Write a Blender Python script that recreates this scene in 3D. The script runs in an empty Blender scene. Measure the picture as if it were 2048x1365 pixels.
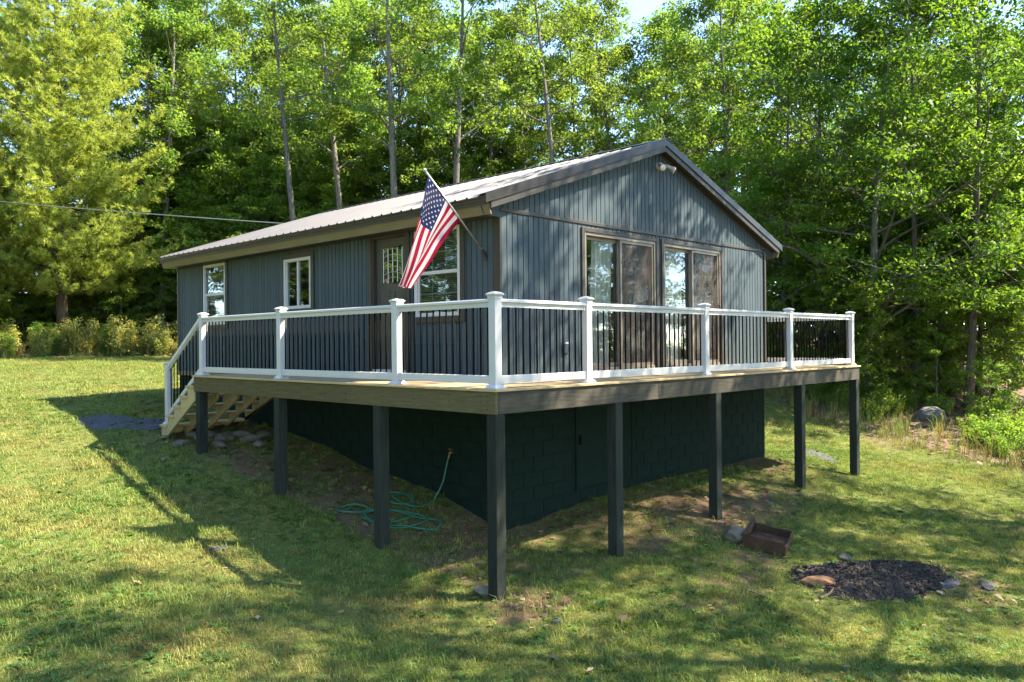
import bpy, math, random
import numpy as np
from mathutils import Vector, Matrix
random.seed(7); RNG = np.random.default_rng(11)
sc = bpy.context.scene
COL = sc.collection

# ------------------------------------------------------------------ camera, sky, sun, exposure
CAM = np.array([-5.927, -5.986, 0.481]); F_PX = 1619.1
YAW, PITCH, ROLL = [math.radians(a) for a in (44.09, 0.157, -0.508)]
FW = np.array([math.cos(YAW)*math.cos(PITCH), math.sin(YAW)*math.cos(PITCH), math.sin(PITCH)])
R0 = np.array([math.sin(YAW), -math.cos(YAW), 0.0]); U0 = np.cross(R0, FW)
RT = R0*math.cos(ROLL)+U0*math.sin(ROLL); UP = -R0*math.sin(ROLL)+U0*math.cos(ROLL)
cd = bpy.data.cameras.new('camera'); cam = bpy.data.objects.new('camera', cd); COL.objects.link(cam)
cam.matrix_world = Matrix(((RT[0], UP[0], -FW[0], CAM[0]), (RT[1], UP[1], -FW[1], CAM[1]), (RT[2], UP[2], -FW[2], CAM[2]), (0, 0, 0, 1)))
cd.sensor_width = 36; cd.lens = F_PX/2048*36; cd.clip_end = 2000; cd.clip_start = 0.05
sc.camera = cam
SUN = np.array([0.470, -0.460, 0.755]); SUN /= np.linalg.norm(SUN)
w = bpy.data.worlds.new('World'); sc.world = w; w.use_nodes = True
nt = w.node_tree; nt.nodes.clear()
sky = nt.nodes.new('ShaderNodeTexSky'); sky.sky_type = 'NISHITA'; sky.sun_disc = False
sky.sun_elevation = math.asin(SUN[2]); sky.sun_rotation = math.atan2(SUN[0], SUN[1])
sky.altitude = 1500; sky.air_density = 1.0; sky.dust_density = 0.1; sky.ozone_density = 2.0
bg = nt.nodes.new('ShaderNodeBackground'); bg.inputs[1].default_value = 0.15
wo = nt.nodes.new('ShaderNodeOutputWorld')
nt.links.new(sky.outputs[0], bg.inputs[0]); nt.links.new(bg.outputs[0], wo.inputs[0])
sd = bpy.data.lights.new('sun', 'SUN'); sd.energy = 5.0; sd.angle = math.radians(0.53); sd.color = (1.0, 0.90, 0.74)
so = bpy.data.objects.new('sun', sd); COL.objects.link(so)
so.rotation_euler = Vector(SUN).to_track_quat('Z', 'Y').to_euler(); so.location = (20, -10, 25)
sc.view_settings.view_transform = 'Standard'; sc.view_settings.look = 'None'
sc.view_settings.exposure = 2.25; sc.view_settings.gamma = 1.0; sc.view_settings.use_curve_mapping = False
cy = sc.cycles
cy.use_denoising = True; cy.max_bounces = 7; cy.diffuse_bounces = 4; cy.glossy_bounces = 3
cy.transmission_bounces = 4; cy.transparent_max_bounces = 12; cy.caustics_reflective = False; cy.caustics_refractive = False
cy.use_adaptive_sampling = True; cy.adaptive_threshold = 0.02; cy.sample_clamp_indirect = 6

# ------------------------------------------------------------------ helpers
def tag(o, label=None, cat=None, group=None, kind=None):
    if label: o['label'] = label
    if cat: o['category'] = cat
    if group: o['group'] = group
    if kind: o['kind'] = kind
    return o

def empty(name, loc=(0, 0, 0), label=None, cat=None, group=None):
    o = bpy.data.objects.new(name, None); COL.objects.link(o); o.location = loc
    o.empty_display_size = 0.2
    return tag(o, label, cat, group)

def add(name, me, parent=None, loc=None):
    """link mesh as an object; parent without inverse: coordinates given in world are shifted to the parent"""
    o = bpy.data.objects.new(name, me); COL.objects.link(o)
    if parent is not None:
        o.parent = parent
        wl = wloc(parent)
        o.location = -wl if loc is None else Vector(loc)-wl
    elif loc is not None:
        o.location = loc
    return o

def wloc(o):
    v = Vector((0, 0, 0))
    while o is not None:
        v = v + o.location; o = o.parent
    return v

class MB:
    def __init__(s): s.v = []; s.f = []; s.m = []
    def face(s, vs, mi=0):
        n = len(s.v); s.v += [tuple(a) for a in vs]; s.f.append(tuple(range(n, n+len(vs)))); s.m.append(mi)
    def solid(s, P, mi=0):           # 8 corners: bottom ring ccw then top ring
        n = len(s.v); s.v += [tuple(a) for a in P]
        for f in ((3, 2, 1, 0), (4, 5, 6, 7), (0, 1, 5, 4), (1, 2, 6, 5), (2, 3, 7, 6), (3, 0, 4, 7)):
            s.f.append(tuple(n+i for i in f)); s.m.append(mi)
        return s
    def box(s, x0, x1, y0, y1, z0, z1, mi=0):
        return s.solid([(x0, y0, z0), (x1, y0, z0), (x1, y1, z0), (x0, y1, z0), (x0, y0, z1), (x1, y0, z1), (x1, y1, z1), (x0, y1, z1)], mi)
    def beam(s, a, b, wv, hv, mi=0):  # oriented box from a to b with half vectors wv, hv
        a, b, wv, hv = [np.array(q, float) for q in (a, b, wv, hv)]
        return s.solid([a-wv-hv, a+wv-hv, b+wv-hv, b-wv-hv, a-wv+hv, a+wv+hv, b+wv+hv, b-wv+hv], mi)
    def tube(s, pts, r, n=8, mi=0, cap=True):
        pts = np.array(pts, float); r = np.broadcast_to(np.asarray(r, float), (len(pts),))
        t = np.gradient(pts, axis=0); t /= np.linalg.norm(t, axis=1)[:, None]+1e-9
        ref = np.array([0, 0, 1.0]) if abs(t[:, 2]).mean() < 0.8 else np.array([1.0, 0, 0])
        base = len(s.v)
        for i in range(len(pts)):
            a = np.cross(t[i], ref); a /= np.linalg.norm(a)+1e-9; b = np.cross(t[i], a)
            for k in range(n):
                th = 2*math.pi*k/n
                s.v.append(tuple(pts[i]+r[i]*(a*math.cos(th)+b*math.sin(th))))
        for i in range(len(pts)-1):
            for k in range(n):
                k2 = (k+1) % n
                s.f.append((base+i*n+k, base+(i+1)*n+k, base+(i+1)*n+k2, base+i*n+k2)); s.m.append(mi)
        if cap:
            s.f.append(tuple(base+k for k in range(n))); s.m.append(mi)
            e = base+(len(pts)-1)*n
            s.f.append(tuple(e+n-1-k for k in range(n))); s.m.append(mi)
        return s
    def prism(s, prof, a, b, mi=0):   # closed profile list of 3d offsets swept from a to b
        n = len(prof); base = len(s.v); a = np.array(a, float); b = np.array(b, float)
        for o in (a, b):
            for q in prof: s.v.append(tuple(o+np.array(q, float)))
        for k in range(n):
            k2 = (k+1) % n
            s.f.append((base+k, base+k2, base+n+k2, base+n+k)); s.m.append(mi)
        s.f.append(tuple(base+n-1-k for k in range(n))); s.m.append(mi)
        s.f.append(tuple(base+n+k for k in range(n))); s.m.append(mi)
        return s
    def mesh(s, name, mats, smooth=False, fix=True):
        me = bpy.data.meshes.new(name); me.from_pydata(s.v, [], s.f)
        for m in (mats if isinstance(mats, (list, tuple)) else [mats]): me.materials.append(m)
        if any(s.m): me.polygons.foreach_set('material_index', s.m)
        if fix:
            import bmesh
            bm = bmesh.new(); bm.from_mesh(me); bmesh.ops.recalc_face_normals(bm, faces=bm.faces); bm.to_mesh(me); bm.free()
        if smooth: me.polygons.foreach_set('use_smooth', [True]*len(me.polygons))
        me.update(); return me
    def build(s, name, mats, parent=None, smooth=False):
        return add(name, s.mesh(name, mats, smooth), parent)

def bevel(o, w=0.004, seg=1):
    m = o.modifiers.new('edge', 'BEVEL'); m.width = w; m.segments = seg; m.limit_method = 'ANGLE'; return o

def copy_tree(o, parent=None):
    c = o.copy(); COL.objects.link(c); c.parent = parent
    for ch in list(o.children): copy_tree(ch, c)
    return c

def np_mesh(name, V, nper, mats, attr=None, smooth=False):
    """V: (n, nper, 3) separate polygons"""
    n = V.shape[0]; me = bpy.data.meshes.new(name)
    me.vertices.add(n*nper); me.vertices.foreach_set('co', V.reshape(-1).astype(np.float32))
    me.loops.add(n*nper); me.loops.foreach_set('vertex_index', np.arange(n*nper, dtype=np.int32))
    me.polygons.add(n); me.polygons.foreach_set('loop_start', np.arange(n, dtype=np.int32)*nper)
    me.polygons.foreach_set('loop_total', np.full(n, nper, dtype=np.int32))
    for m in (mats if isinstance(mats, (list, tuple)) else [mats]): me.materials.append(m)
    if attr is not None:
        a = me.attributes.new('tone', 'FLOAT', 'FACE'); a.data.foreach_set('value', attr.astype(np.float32))
    if smooth: me.polygons.foreach_set('use_smooth', np.ones(n, dtype=bool))
    me.update(calc_edges=True); return me

# pixel helpers: a pixel gives a direction, the surface it lies on gives the distance
def ray(x, y): return FW+RT*(x-1024)/F_PX-UP*(y-682.5)/F_PX

# ------------------------------------------------------------------ materials
MATS = {}
def nodes(name):
    m = bpy.data.materials.new(name); m.use_nodes = True; t = m.node_tree; t.nodes.clear()
    out = t.nodes.new('ShaderNodeOutputMaterial'); MATS[name] = m
    return m, t, out
def N(t, typ, **kw):
    n = t.nodes.new(typ)
    for k, v in kw.items():
        if k.startswith('i_'): n.inputs[k[2:].replace('_', ' ')].default_value = v
        else: setattr(n, k, v)
    return n
def mixc(t, fac, a, b, blend='MIX'):
    n = t.nodes.new('ShaderNodeMix'); n.data_type = 'RGBA'; n.blend_type = blend
    for sock, val in ((n.inputs[0], fac), (n.inputs[6], a), (n.inputs[7], b)):
        if hasattr(val, 'is_linked'): t.links.new(val, sock)
        else: sock.default_value = val if not isinstance(val, tuple) or len(val) == 4 else (*val, 1)
    return n.outputs[2]
def ramp(t, src, p0, p1):
    n = N(t, 'ShaderNodeMapRange'); n.inputs[1].default_value = p0; n.inputs[2].default_value = p1
    t.links.new(src, n.inputs[0]); return n.outputs[0]
def coords(t, scale=(1, 1, 1), space='Object'):
    tc = N(t, 'ShaderNodeTexCoord'); mp = N(t, 'ShaderNodeMapping'); mp.inputs['Scale'].default_value = scale
    t.links.new(tc.outputs[space], mp.inputs['Vector']); return mp.outputs[0]
def noise(t, vec, scale, detail=4, rough=0.55):
    n = N(t, 'ShaderNodeTexNoise'); n.inputs['Scale'].default_value = scale; n.inputs['Detail'].default_value = detail
    n.inputs['Roughness'].default_value = rough; t.links.new(vec, n.inputs['Vector']); return n.outputs['Fac']

def paint(name, c1, c2, scale=(1, 1, 1), ns=8, rough=0.6, bump=0.15, rand=0.12, spec=0.4, fine=60, metallic=0.0, world=False):
    """procedural surface: two tones by stretched noise, small per-object tone shift, fine bump"""
    m, t, out = nodes(name)
    b = N(t, 'ShaderNodeBsdfPrincipled'); b.inputs['Roughness'].default_value = rough; b.inputs['Specular IOR Level'].default_value = spec
    b.inputs['Metallic'].default_value = metallic
    if world:
        geo = N(t, 'ShaderNodeNewGeometry'); mp = N(t, 'ShaderNodeMapping'); mp.inputs['Scale'].default_value = scale
        t.links.new(geo.outputs['Position'], mp.inputs['Vector']); v = mp.outputs[0]
    else: v = coords(t, scale)
    n1 = noise(t, v, ns, 6, 0.6); n2 = noise(t, v, fine, 3, 0.6)
    c = mixc(t, ramp(t, n1, 0.3, 0.72), c1, c2)
    oi = N(t, 'ShaderNodeObjectInfo')
    hs = N(t, 'ShaderNodeHueSaturation'); t.links.new(c, hs.inputs['Color'])
    mr = N(t, 'ShaderNodeMapRange'); mr.inputs[3].default_value = 1-rand; mr.inputs[4].default_value = 1+rand
    t.links.new(oi.outputs['Random'], mr.inputs[0]); t.links.new(mr.outputs[0], hs.inputs['Value'])
    t.links.new(hs.outputs[0], b.inputs['Base Color'])
    bp = N(t, 'ShaderNodeBump'); bp.inputs['Strength'].default_value = bump; bp.inputs['Distance'].default_value = 0.01
    t.links.new(n2, bp.inputs['Height']); t.links.new(bp.outputs[0], b.inputs['Normal'])
    t.links.new(b.outputs[0], out.inputs[0]); return m

def leafmat(name, c1, c2, trans=0.42, tcol=None, rough=0.5, objvar=0.18, spec=0.25, dry=None):
    m, t, out = nodes(name)
    at = N(t, 'ShaderNodeAttribute'); at.attribute_name = 'tone'
    oi = N(t, 'ShaderNodeObjectInfo')
    c = mixc(t, at.outputs['Fac'], c1, c2)
    if dry:
        geo = N(t, 'ShaderNodeNewGeometry'); p1 = noise(t, geo.outputs['Position'], .75, 4, .6); p2 = noise(t, geo.outputs['Position'], 3.1, 3, .6)
        c = mixc(t, ramp(t, p1, .47, .70), c, dry); c = mixc(t, ramp(t, p2, .50, .72), c, (c1[0]*.75, c1[1]*.72, c1[2]*.8))
    hs = N(t, 'ShaderNodeHueSaturation'); t.links.new(c, hs.inputs['Color'])
    mr = N(t, 'ShaderNodeMapRange'); mr.inputs[3].default_value = 1-objvar; mr.inputs[4].default_value = 1+objvar
    t.links.new(oi.outputs['Random'], mr.inputs[0]); t.links.new(mr.outputs[0], hs.inputs['Value'])
    mh = N(t, 'ShaderNodeMapRange'); mh.inputs[3].default_value = 0.488; mh.inputs[4].default_value = 0.512
    t.links.new(oi.outputs['Random'], mh.inputs[0]); t.links.new(mh.outputs[0], hs.inputs['Hue'])
    b = N(t, 'ShaderNodeBsdfPrincipled'); b.inputs['Roughness'].default_value = rough; b.inputs['Specular IOR Level'].default_value = spec
    t.links.new(hs.outputs[0], b.inputs['Base Color'])
    tr = N(t, 'ShaderNodeBsdfTranslucent')
    tc = mixc(t, 1.0, hs.outputs[0], tcol or (1.5, 1.35, 0.5), 'MULTIPLY')
    t.links.new(tc, tr.inputs[0])
    mx = N(t, 'ShaderNodeMixShader'); mx.inputs[0].default_value = trans
    t.links.new(b.outputs[0], mx.inputs[1]); t.links.new(tr.outputs[0], mx.inputs[2]); t.links.new(mx.outputs[0], out.inputs[0])
    return m

def glassmat(name, tint=(0.85, 0.9, 0.9), refl=0.10):
    m, t, out = nodes(name)
    tp = N(t, 'ShaderNodeBsdfTransparent'); tp.inputs[0].default_value = (*tint, 1)
    gl = N(t, 'ShaderNodeBsdfGlossy'); gl.inputs['Roughness'].default_value = 0.015; gl.inputs[0].default_value = (0.95, 0.97, 1, 1)
    lw = N(t, 'ShaderNodeLayerWeight'); fr = N(t, 'ShaderNodeMath', operation='POWER'); fr.inputs[1].default_value = 3.5; t.links.new(lw.outputs['Facing'], fr.inputs[0])
    wv = noise(t, coords(t, (1, 1, 1)), 1.6, 2); bp = N(t, 'ShaderNodeBump'); bp.inputs['Strength'].default_value = 0.05; bp.inputs['Distance'].default_value = 0.05
    t.links.new(wv, bp.inputs['Height']); t.links.new(bp.outputs[0], gl.inputs['Normal'])
    ad = N(t, 'ShaderNodeMath', operation='ADD', use_clamp=True); ad.inputs[1].default_value = refl
    t.links.new(fr.outputs[0], ad.inputs[0])
    mx = N(t, 'ShaderNodeMixShader'); t.links.new(ad.outputs[0], mx.inputs[0])
    t.links.new(tp.outputs[0], mx.inputs[1]); t.links.new(gl.outputs[0], mx.inputs[2]); t.links.new(mx.outputs[0], out.inputs[0]); return m

def sheer(name, col, fac, back=None):
    m, t, out = nodes(name)
    tp = N(t, 'ShaderNodeBsdfTransparent')
    df = N(t, 'ShaderNodeBsdfDiffuse'); df.inputs[0].default_value = (*col, 1)
    tl = N(t, 'ShaderNodeBsdfTranslucent'); tl.inputs[0].default_value = (*col, 1)
    m1 = N(t, 'ShaderNodeMixShader'); m1.inputs[0].default_value = 0.35
    t.links.new(df.outputs[0], m1.inputs[1]); t.links.new(tl.outputs[0], m1.inputs[2])
    n = noise(t, coords(t, (40, 40, 40)), 12, 2); mr = N(t, 'ShaderNodeMapRange'); mr.inputs[3].default_value = max(fac-.08, 0); mr.inputs[4].default_value = min(fac+.08, 1)
    t.links.new(n, mr.inputs[0])
    mx = N(t, 'ShaderNodeMixShader'); t.links.new(mr.outputs[0], mx.inputs[0])
    t.links.new(tp.outputs[0], mx.inputs[1]); t.links.new(m1.outputs[0], mx.inputs[2]); t.links.new(mx.outputs[0], out.inputs[0]); return m

M_siding = paint('siding_paint', (.038, .057, .066), (.058, .082, .092), (9, 9, 0.55), 5, .62, .35, .13, .35, 40, world=True)
M_trim = paint('brown_trim', (.034, .029, .023), (.048, .041, .032), (6, 6, 2), 5, .5, .15, .06, .4)
M_fascia = paint('fascia_bounce_tint', (.140, .115, .056), (.180, .148, .078), (1.5, .6, 3), 4, .6, .15, .05, .3, world=True)  # taupe trim paint, olive cast of lawn bounce light put into the colour
M_roof = paint('bronze_metal_roof', (.062, .060, .062), (.086, .083, .086), (1, 1, 1), 3, .5, .05, .05, .25, 30, 0.1, world=True)
M_bronze = paint('dark_bronze_metal', (.020, .016, .015), (.030, .025, .023), (1, 1, 1), 3, .38, .03, .03, .45, 20)
M_vinyl = paint('white_vinyl', (.50, .49, .472), (.545, .535, .515), (1, 1, 1), 2.5, .38, .03, .03, .45, 25)
M_black = paint('black_aluminium', (.006, .0055, .005), (.010, .009, .008), (1, 1, 1), 4, .8, .02, .1, .02)
M_deck = paint('new_pine_decking', (.36, .255, .125), (.50, .375, .20), (14, .9, 14), 5, .6, .2, .12, .3, 30)
M_deckx = paint('new_pine_decking_across', (.36, .255, .125), (.50, .375, .20), (.9, 14, 14), 5, .6, .2, .12, .3, 30)
M_rim = paint('weathered_rim_wood_bounce_lit', (.080, .066, .030), (.140, .117, .056), (12, .8, 10), 4, .75, .4, .08, .2, 25)  # grey-brown stain with warm lawn bounce light mixed into the colour
M_rimx = paint('weathered_rim_wood_across', (.042, .038, .029), (.092, .080, .058), (.8, 12, 10), 4, .75, .4, .08, .2, 25)  # same stain, grain across, without the bounce tint
M_post = paint('charcoal_stained_wood', (.015, .021, .017), (.044, .050, .038), (16, 16, .7), 4, .75, .7, .16, .12, 30)
M_stair = paint('pale_pine_lumber', (.40, .31, .14), (.52, .41, .21), (6, 3, 6), 5, .65, .2, .1, .25, 30)
M_green = paint('dark_green_block_paint', (.0075, .0185, .0140), (.0115, .0245, .0185), (1, 1, 1), 9, .85, .5, .04, .10, 70)
M_mortar = paint('dark_green_mortar', (.0070, .0165, .0128), (.0110, .0225, .0170), (1, 1, 1), 9, .9, .5, .02, .1, 70)
M_inside = paint('interior_drywall', (.30, .27, .22), (.34, .31, .26), (1, 1, 1), 3, .9, .05, .02, .1)
M_floor_in = paint('interior_floor', (.16, .10, .055), (.22, .14, .08), (3, 12, 3), 3, .5, .05, .02, .3)
M_door = paint('bronze_door_paint', (.058, .053, .041), (.075, .068, .053), (4, 4, 1), 4, .45, .06, .02, .4)
M_alu = paint('bronze_aluminium_frame', (.20, .165, .125), (.25, .21, .165), (1, 1, 3), 4, .4, .03, .03, .5, 30, .4)
M_brick = paint('brick_threshold', (.28, .12, .07), (.36, .18, .11), (1, 1, 1), 12, .85, .3, .1, .2)
M_glass = glassmat('window_glass', (.70, .75, .73), .05)
M_glass2 = glassmat('slider_glass', (.88, .91, .90), .075)
M_leaded = glassmat('door_lite_glass', (.45, .50, .42), .22)
M_came = paint('lead_came', (.45, .45, .38), (.55, .55, .46), (1, 1, 1), 5, .35, .02, .0, .5, 30, .5)
M_screen = sheer('insect_screen', (.130, .112, .100), .42)
M_curtain = sheer('sheer_curtain', (.80, .78, .74), .92)
M_blind = paint('white_blind', (.55, .53, .48), (.62, .60, .55), (1, 1, 1), 4, .6, .02, .0, .3)
M_steel = paint('brushed_steel', (.40, .39, .37), (.52, .51, .48), (1, 1, 20), 6, .35, .03, .0, .5, 40, .7)
M_brass = paint('worn_brass', (.30, .21, .07), (.40, .29, .10), (1, 1, 1), 8, .4, .05, .0, .5, 40, .8)
M_lampw = paint('cast_lamp_housing', (.22, .19, .15), (.34, .29, .22), (1, 1, 1), 9, .45, .05, .0, .4, 40, .3)
M_lens = paint('floodlight_glass', (.65, .60, .48), (.75, .70, .58), (1, 1, 1), 9, .15, .1, .0, .6)
M_hose = paint('green_garden_hose', (.020, .125, .075), (.030, .165, .10), (1, 1, 1), 6, .4, .05, .0, .4)
M_stone = paint('field_stone', (.095, .082, .062), (.185, .160, .120), (1, 1, 1), 5, .9, .6, .18, .2, 30)
M_slab = paint('slate_slab', (.052, .050, .054), (.095, .092, .096), (1, 1, 1), 7, .9, .6, .12, .1, 25)
M_lime = paint('lichen_boulder', (.085, .080, .070), (.19, .18, .16), (1, 1, 1), 3, .9, .8, .1, .15, 22)
M_rust = paint('rusty_iron', (.045, .026, .016), (.105, .058, .032), (1, 1, 1), 8, .8, .5, .06, .3, 50, .2)
M_log = paint('rotten_log', (.085, .065, .045), (.17, .135, .095), (2, 2, 9), 4, .9, .7, .1, .15, 30)
M_split = paint('split_red_wood', (.16, .075, .036), (.30, .165, .085), (3, 12, 3), 4, .8, .5, .05, .2, 30)
M_mulch = paint('dark_mulch', (.032, .027, .025), (.075, .063, .057), (1, 1, 1), 22, .95, .8, .02, .1, 80)
M_chip = paint('mulch_chip', (.030, .025, .023), (.105, .088, .078), (1, 1, 1), 40, .9, .4, .02, .15, 80, world=True)
M_bark = paint('oak_bark', (.075, .065, .053), (.215, .190, .155), (9, 9, 1.6), 3, .95, .9, .22, .1, 16)
M_bark2 = paint('pine_bark', (.075, .052, .038), (.15, .110, .080), (7, 7, 1.4), 3, .95, .9, .12, .1, 14)
M_leafA = leafmat('oak_leaf', (.100, .168, .030), (.210, .275, .058), .54, (1.55, 1.55, .65))
M_leafB = leafmat('maple_leaf', (.066, .160, .022), (.165, .260, .036), .58, (1.3, 1.25, .55))
M_leafC = leafmat('hickory_leaf', (.110, .185, .034), (.205, .270, .055), .54, (1.5, 1.5, .65))
M_leafS = leafmat('shrub_leaf', (.200, .250, .050), (.440, .400, .130), .44)
M_leafU = leafmat('understory_leaf', (.095, .185, .028), (.205, .285, .050), .56, (1.6, 1.5, .65))
M_needle = leafmat('pine_needle', (.255, .310, .055), (.460, .475, .120), .46, (1.2, 1.25, .6), .6, .05, .1)
M_grass = leafmat('grass_blade', (.115, .190, .036), (.275, .300, .075), .34, (1.2, 1.2, .5), .6, .40, dry=(.31, .255, .085))
M_weed = leafmat('weed_leaf', (.060, .140, .030), (.110, .200, .046), .34, (1.2, 1.2, .5), .5, .25)
M_dry = leafmat('dry_grass', (.23, .175, .060), (.33, .27, .115), .30, (1.1, 1.0, .7), .7, .25)
M_dead = leafmat('fallen_leaf', (.20, .125, .070), (.40, .30, .20), .15, (1.1, .9, .6), .7, .3)
M_red = sheer('flag_red', (.23, .010, .028), 1.0)
M_white = sheer('flag_white', (.40, .375, .385), 1.0)
M_navy = sheer('flag_navy', (.014, .022, .065), 1.0)

# ------------------------------------------------------------------ terrain
GY = np.array([-60, -20, -8, -3, 0, 2, 4.4, 7, 8.3, 13.5, 20, 28, 36, 60, 120, 400.])
GZ = np.array([-6, -4.2, -3.05, -2.55, -2.2, -1.97, -1.68, -1.32, -1.1, -.62, -.32, -.1, 0.05, .6, 2.5, 8])
CP = np.array([(.08, .09, -2.2), (.08, 2.07, -1.99), (.08, 4.44, -1.64), (.08, 6.93, -1.26), (2.14, .08, -2.15), (4.53, .08, -2.06), (7.32, .08, -2.01), (9.66, .08, -2.09),
    (1.58, 6.42, -1.09), (1.58, 4.14, -1.48), (1.58, 2.52, -1.7), (2.11, 1.49, -1.95), (3.95, 1.49, -1.79), (6.46, 1.49, -1.75), (8.84, 1.49, -1.79), (.1, 8.34, -1.09), (1.58, 9.5, -.75), (1.58, 11.2, -.55), (8.9, 6, -1.35), (8.9, 11, -.8), (5, 6, -1.3)])
GD = np.gradient(GZ, GY)
def g0(y):
    y = np.clip(y, -60, 399.9)
    i = np.clip(np.searchsorted(GY, y)-1, 0, len(GY)-2); h = GY[i+1]-GY[i]; t = (y-GY[i])/h
    return (2*t**3-3*t**2+1)*GZ[i]+(t**3-2*t**2+t)*h*GD[i]+(-2*t**3+3*t**2)*GZ[i+1]+(t**3-t**2)*h*GD[i+1]
def xt(x):
    r = np.clip((x-11)/14, 0, 1); return .55*r*r*(3-2*r)
KS = 1.9
_K = np.exp(-((CP[:, None, 0]-CP[None, :, 0])**2+(CP[:, None, 1]-CP[None, :, 1])**2)/KS**2)+.03*np.eye(len(CP))
_W = np.linalg.solve(_K, CP[:, 2]-g0(CP[:, 1])-xt(CP[:, 0]))
def gz(x, y):
    x = np.asarray(x, float); y = np.asarray(y, float); z = g0(y)+xt(x)
    for (a, b, _), k in zip(CP, _W): z = z+k*np.exp(-((x-a)**2+(y-b)**2)/KS**2)
    return z+.012*np.sin(x*1.7+y*.9)*np.cos(y*1.3-x*.6)
def hit(px, py):
    d = ray(px, py); t = np.linspace(3, 120, 12000); P = CAM+d[None]*t[:, None]
    b = P[:, 2] < gz(P[:, 0], P[:, 1]); return P[np.argmax(b)] if b.any() else None
def dirxy(px): d = ray(px, 683)[:2]; return d/np.linalg.norm(d)
def at_dist(px, d): q = CAM[:2]+dirxy(px)*d; return float(q[0]), float(q[1])

# edge of the lawn (woods beyond it), seen from above
EDGE = np.array([(-60, 30), (-20, 34), (3.9, 34.4), (7.9, 34.3), (10.3, 32.4), (17, 29), (22, 23), (23, 12), (19, 6.5), (17.2, 5.2), (15.7, 3.6), (15.6, 2.4), (14.9, 1.2), (14.1, -.5), (13.9, -2), (13, -6), (11, -11), (6, -16), (0, -22), (-20, -30), (-60, -40)], float)
def wood_depth(x, y):
    """signed distance to the lawn edge: positive inside the woods"""
    x = np.asarray(x, float); y = np.asarray(y, float); P = np.stack([x, y], -1)
    best = np.full(x.shape, 1e9); 
    for a, b in zip(EDGE[:-1], EDGE[1:]):
        ab = b-a; t = np.clip(((P-a)@ab)/(ab@ab), 0, 1); best = np.minimum(best, np.linalg.norm(P-(a+t[..., None]*ab), axis=-1))
    poly = np.vstack([EDGE, [(-60, 30)]]); ins = np.zeros(x.shape, bool)
    for a, b in zip(poly[:-1], poly[1:]):
        c = ((a[1] > y) != (b[1] > y)) & (x < (b[0]-a[0])*(y-a[1])/((b[1]-a[1])+1e-12)+a[0]); ins ^= c
    return np.where(ins, -best, best)
def vnoise(x, y, s, seed=0):
    x = np.asarray(x)*s; y = np.asarray(y)*s; xi = np.floor(x).astype(int); yi = np.floor(y).astype(int); fx = x-xi; fy = y-yi
    def h(a, b):
        q = (a*374761393+b*668265263+seed*1274126177) & 0xffffffff; q = ((q ^ (q >> 13))*1274126177) & 0xffffffff; return ((q ^ (q >> 16)) & 0xffff)/65535.0
    fx = fx*fx*(3-2*fx); fy = fy*fy*(3-2*fy)
    return (h(xi, yi)*(1-fx)+h(xi+1, yi)*fx)*(1-fy)+(h(xi, yi+1)*(1-fx)+h(xi+1, yi+1)*fx)*fy

HX, HY, HW, HL = 1.583, 1.485, 7.32, 9.75
HX1, HY1 = HX+HW, HY+HL
DW, DL = 9.762, 7.062          # deck extents along x (gable side) and y (long side)
def bare(x, y):
    """0..1: share of bare soil on the lawn"""
    d = np.zeros(np.shape(x))
    under = ((x > .1) & (x < HX+.2) & (y > .3) & (y < 9.5)) | ((y > -.1) & (y < HY+.3) & (x > .3) & (x < 9.4))
    d = np.where(under, .40, d)
    def blob(cx, cy, rx, ry, k): return k*np.exp(-(((x-cx)/rx)**2+((y-cy)/ry)**2)**1.5)
    for b in ((5.2, .25, 2.4, .9, .85), (8.2, 1.2, 1.3, .8, .6), (3.0, -1.0, 1.4, .5, .45), (.2, -.25, .6, .4, .75), (1.3, 5.0, .45, 2.6, .5), (4.4, -3.1, 1.6, .5, .4), (-.4, 7.8, .4, .7, .35)):
        d = np.maximum(d, blob(*b))
    d = d+(vnoise(x, y, 1.1, 3)-.5)*.55*(d > .04)+np.clip(vnoise(x, y, .7, 5)-.70, 0, 1)*1.1
    return np.clip(d, 0, 1)

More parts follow.
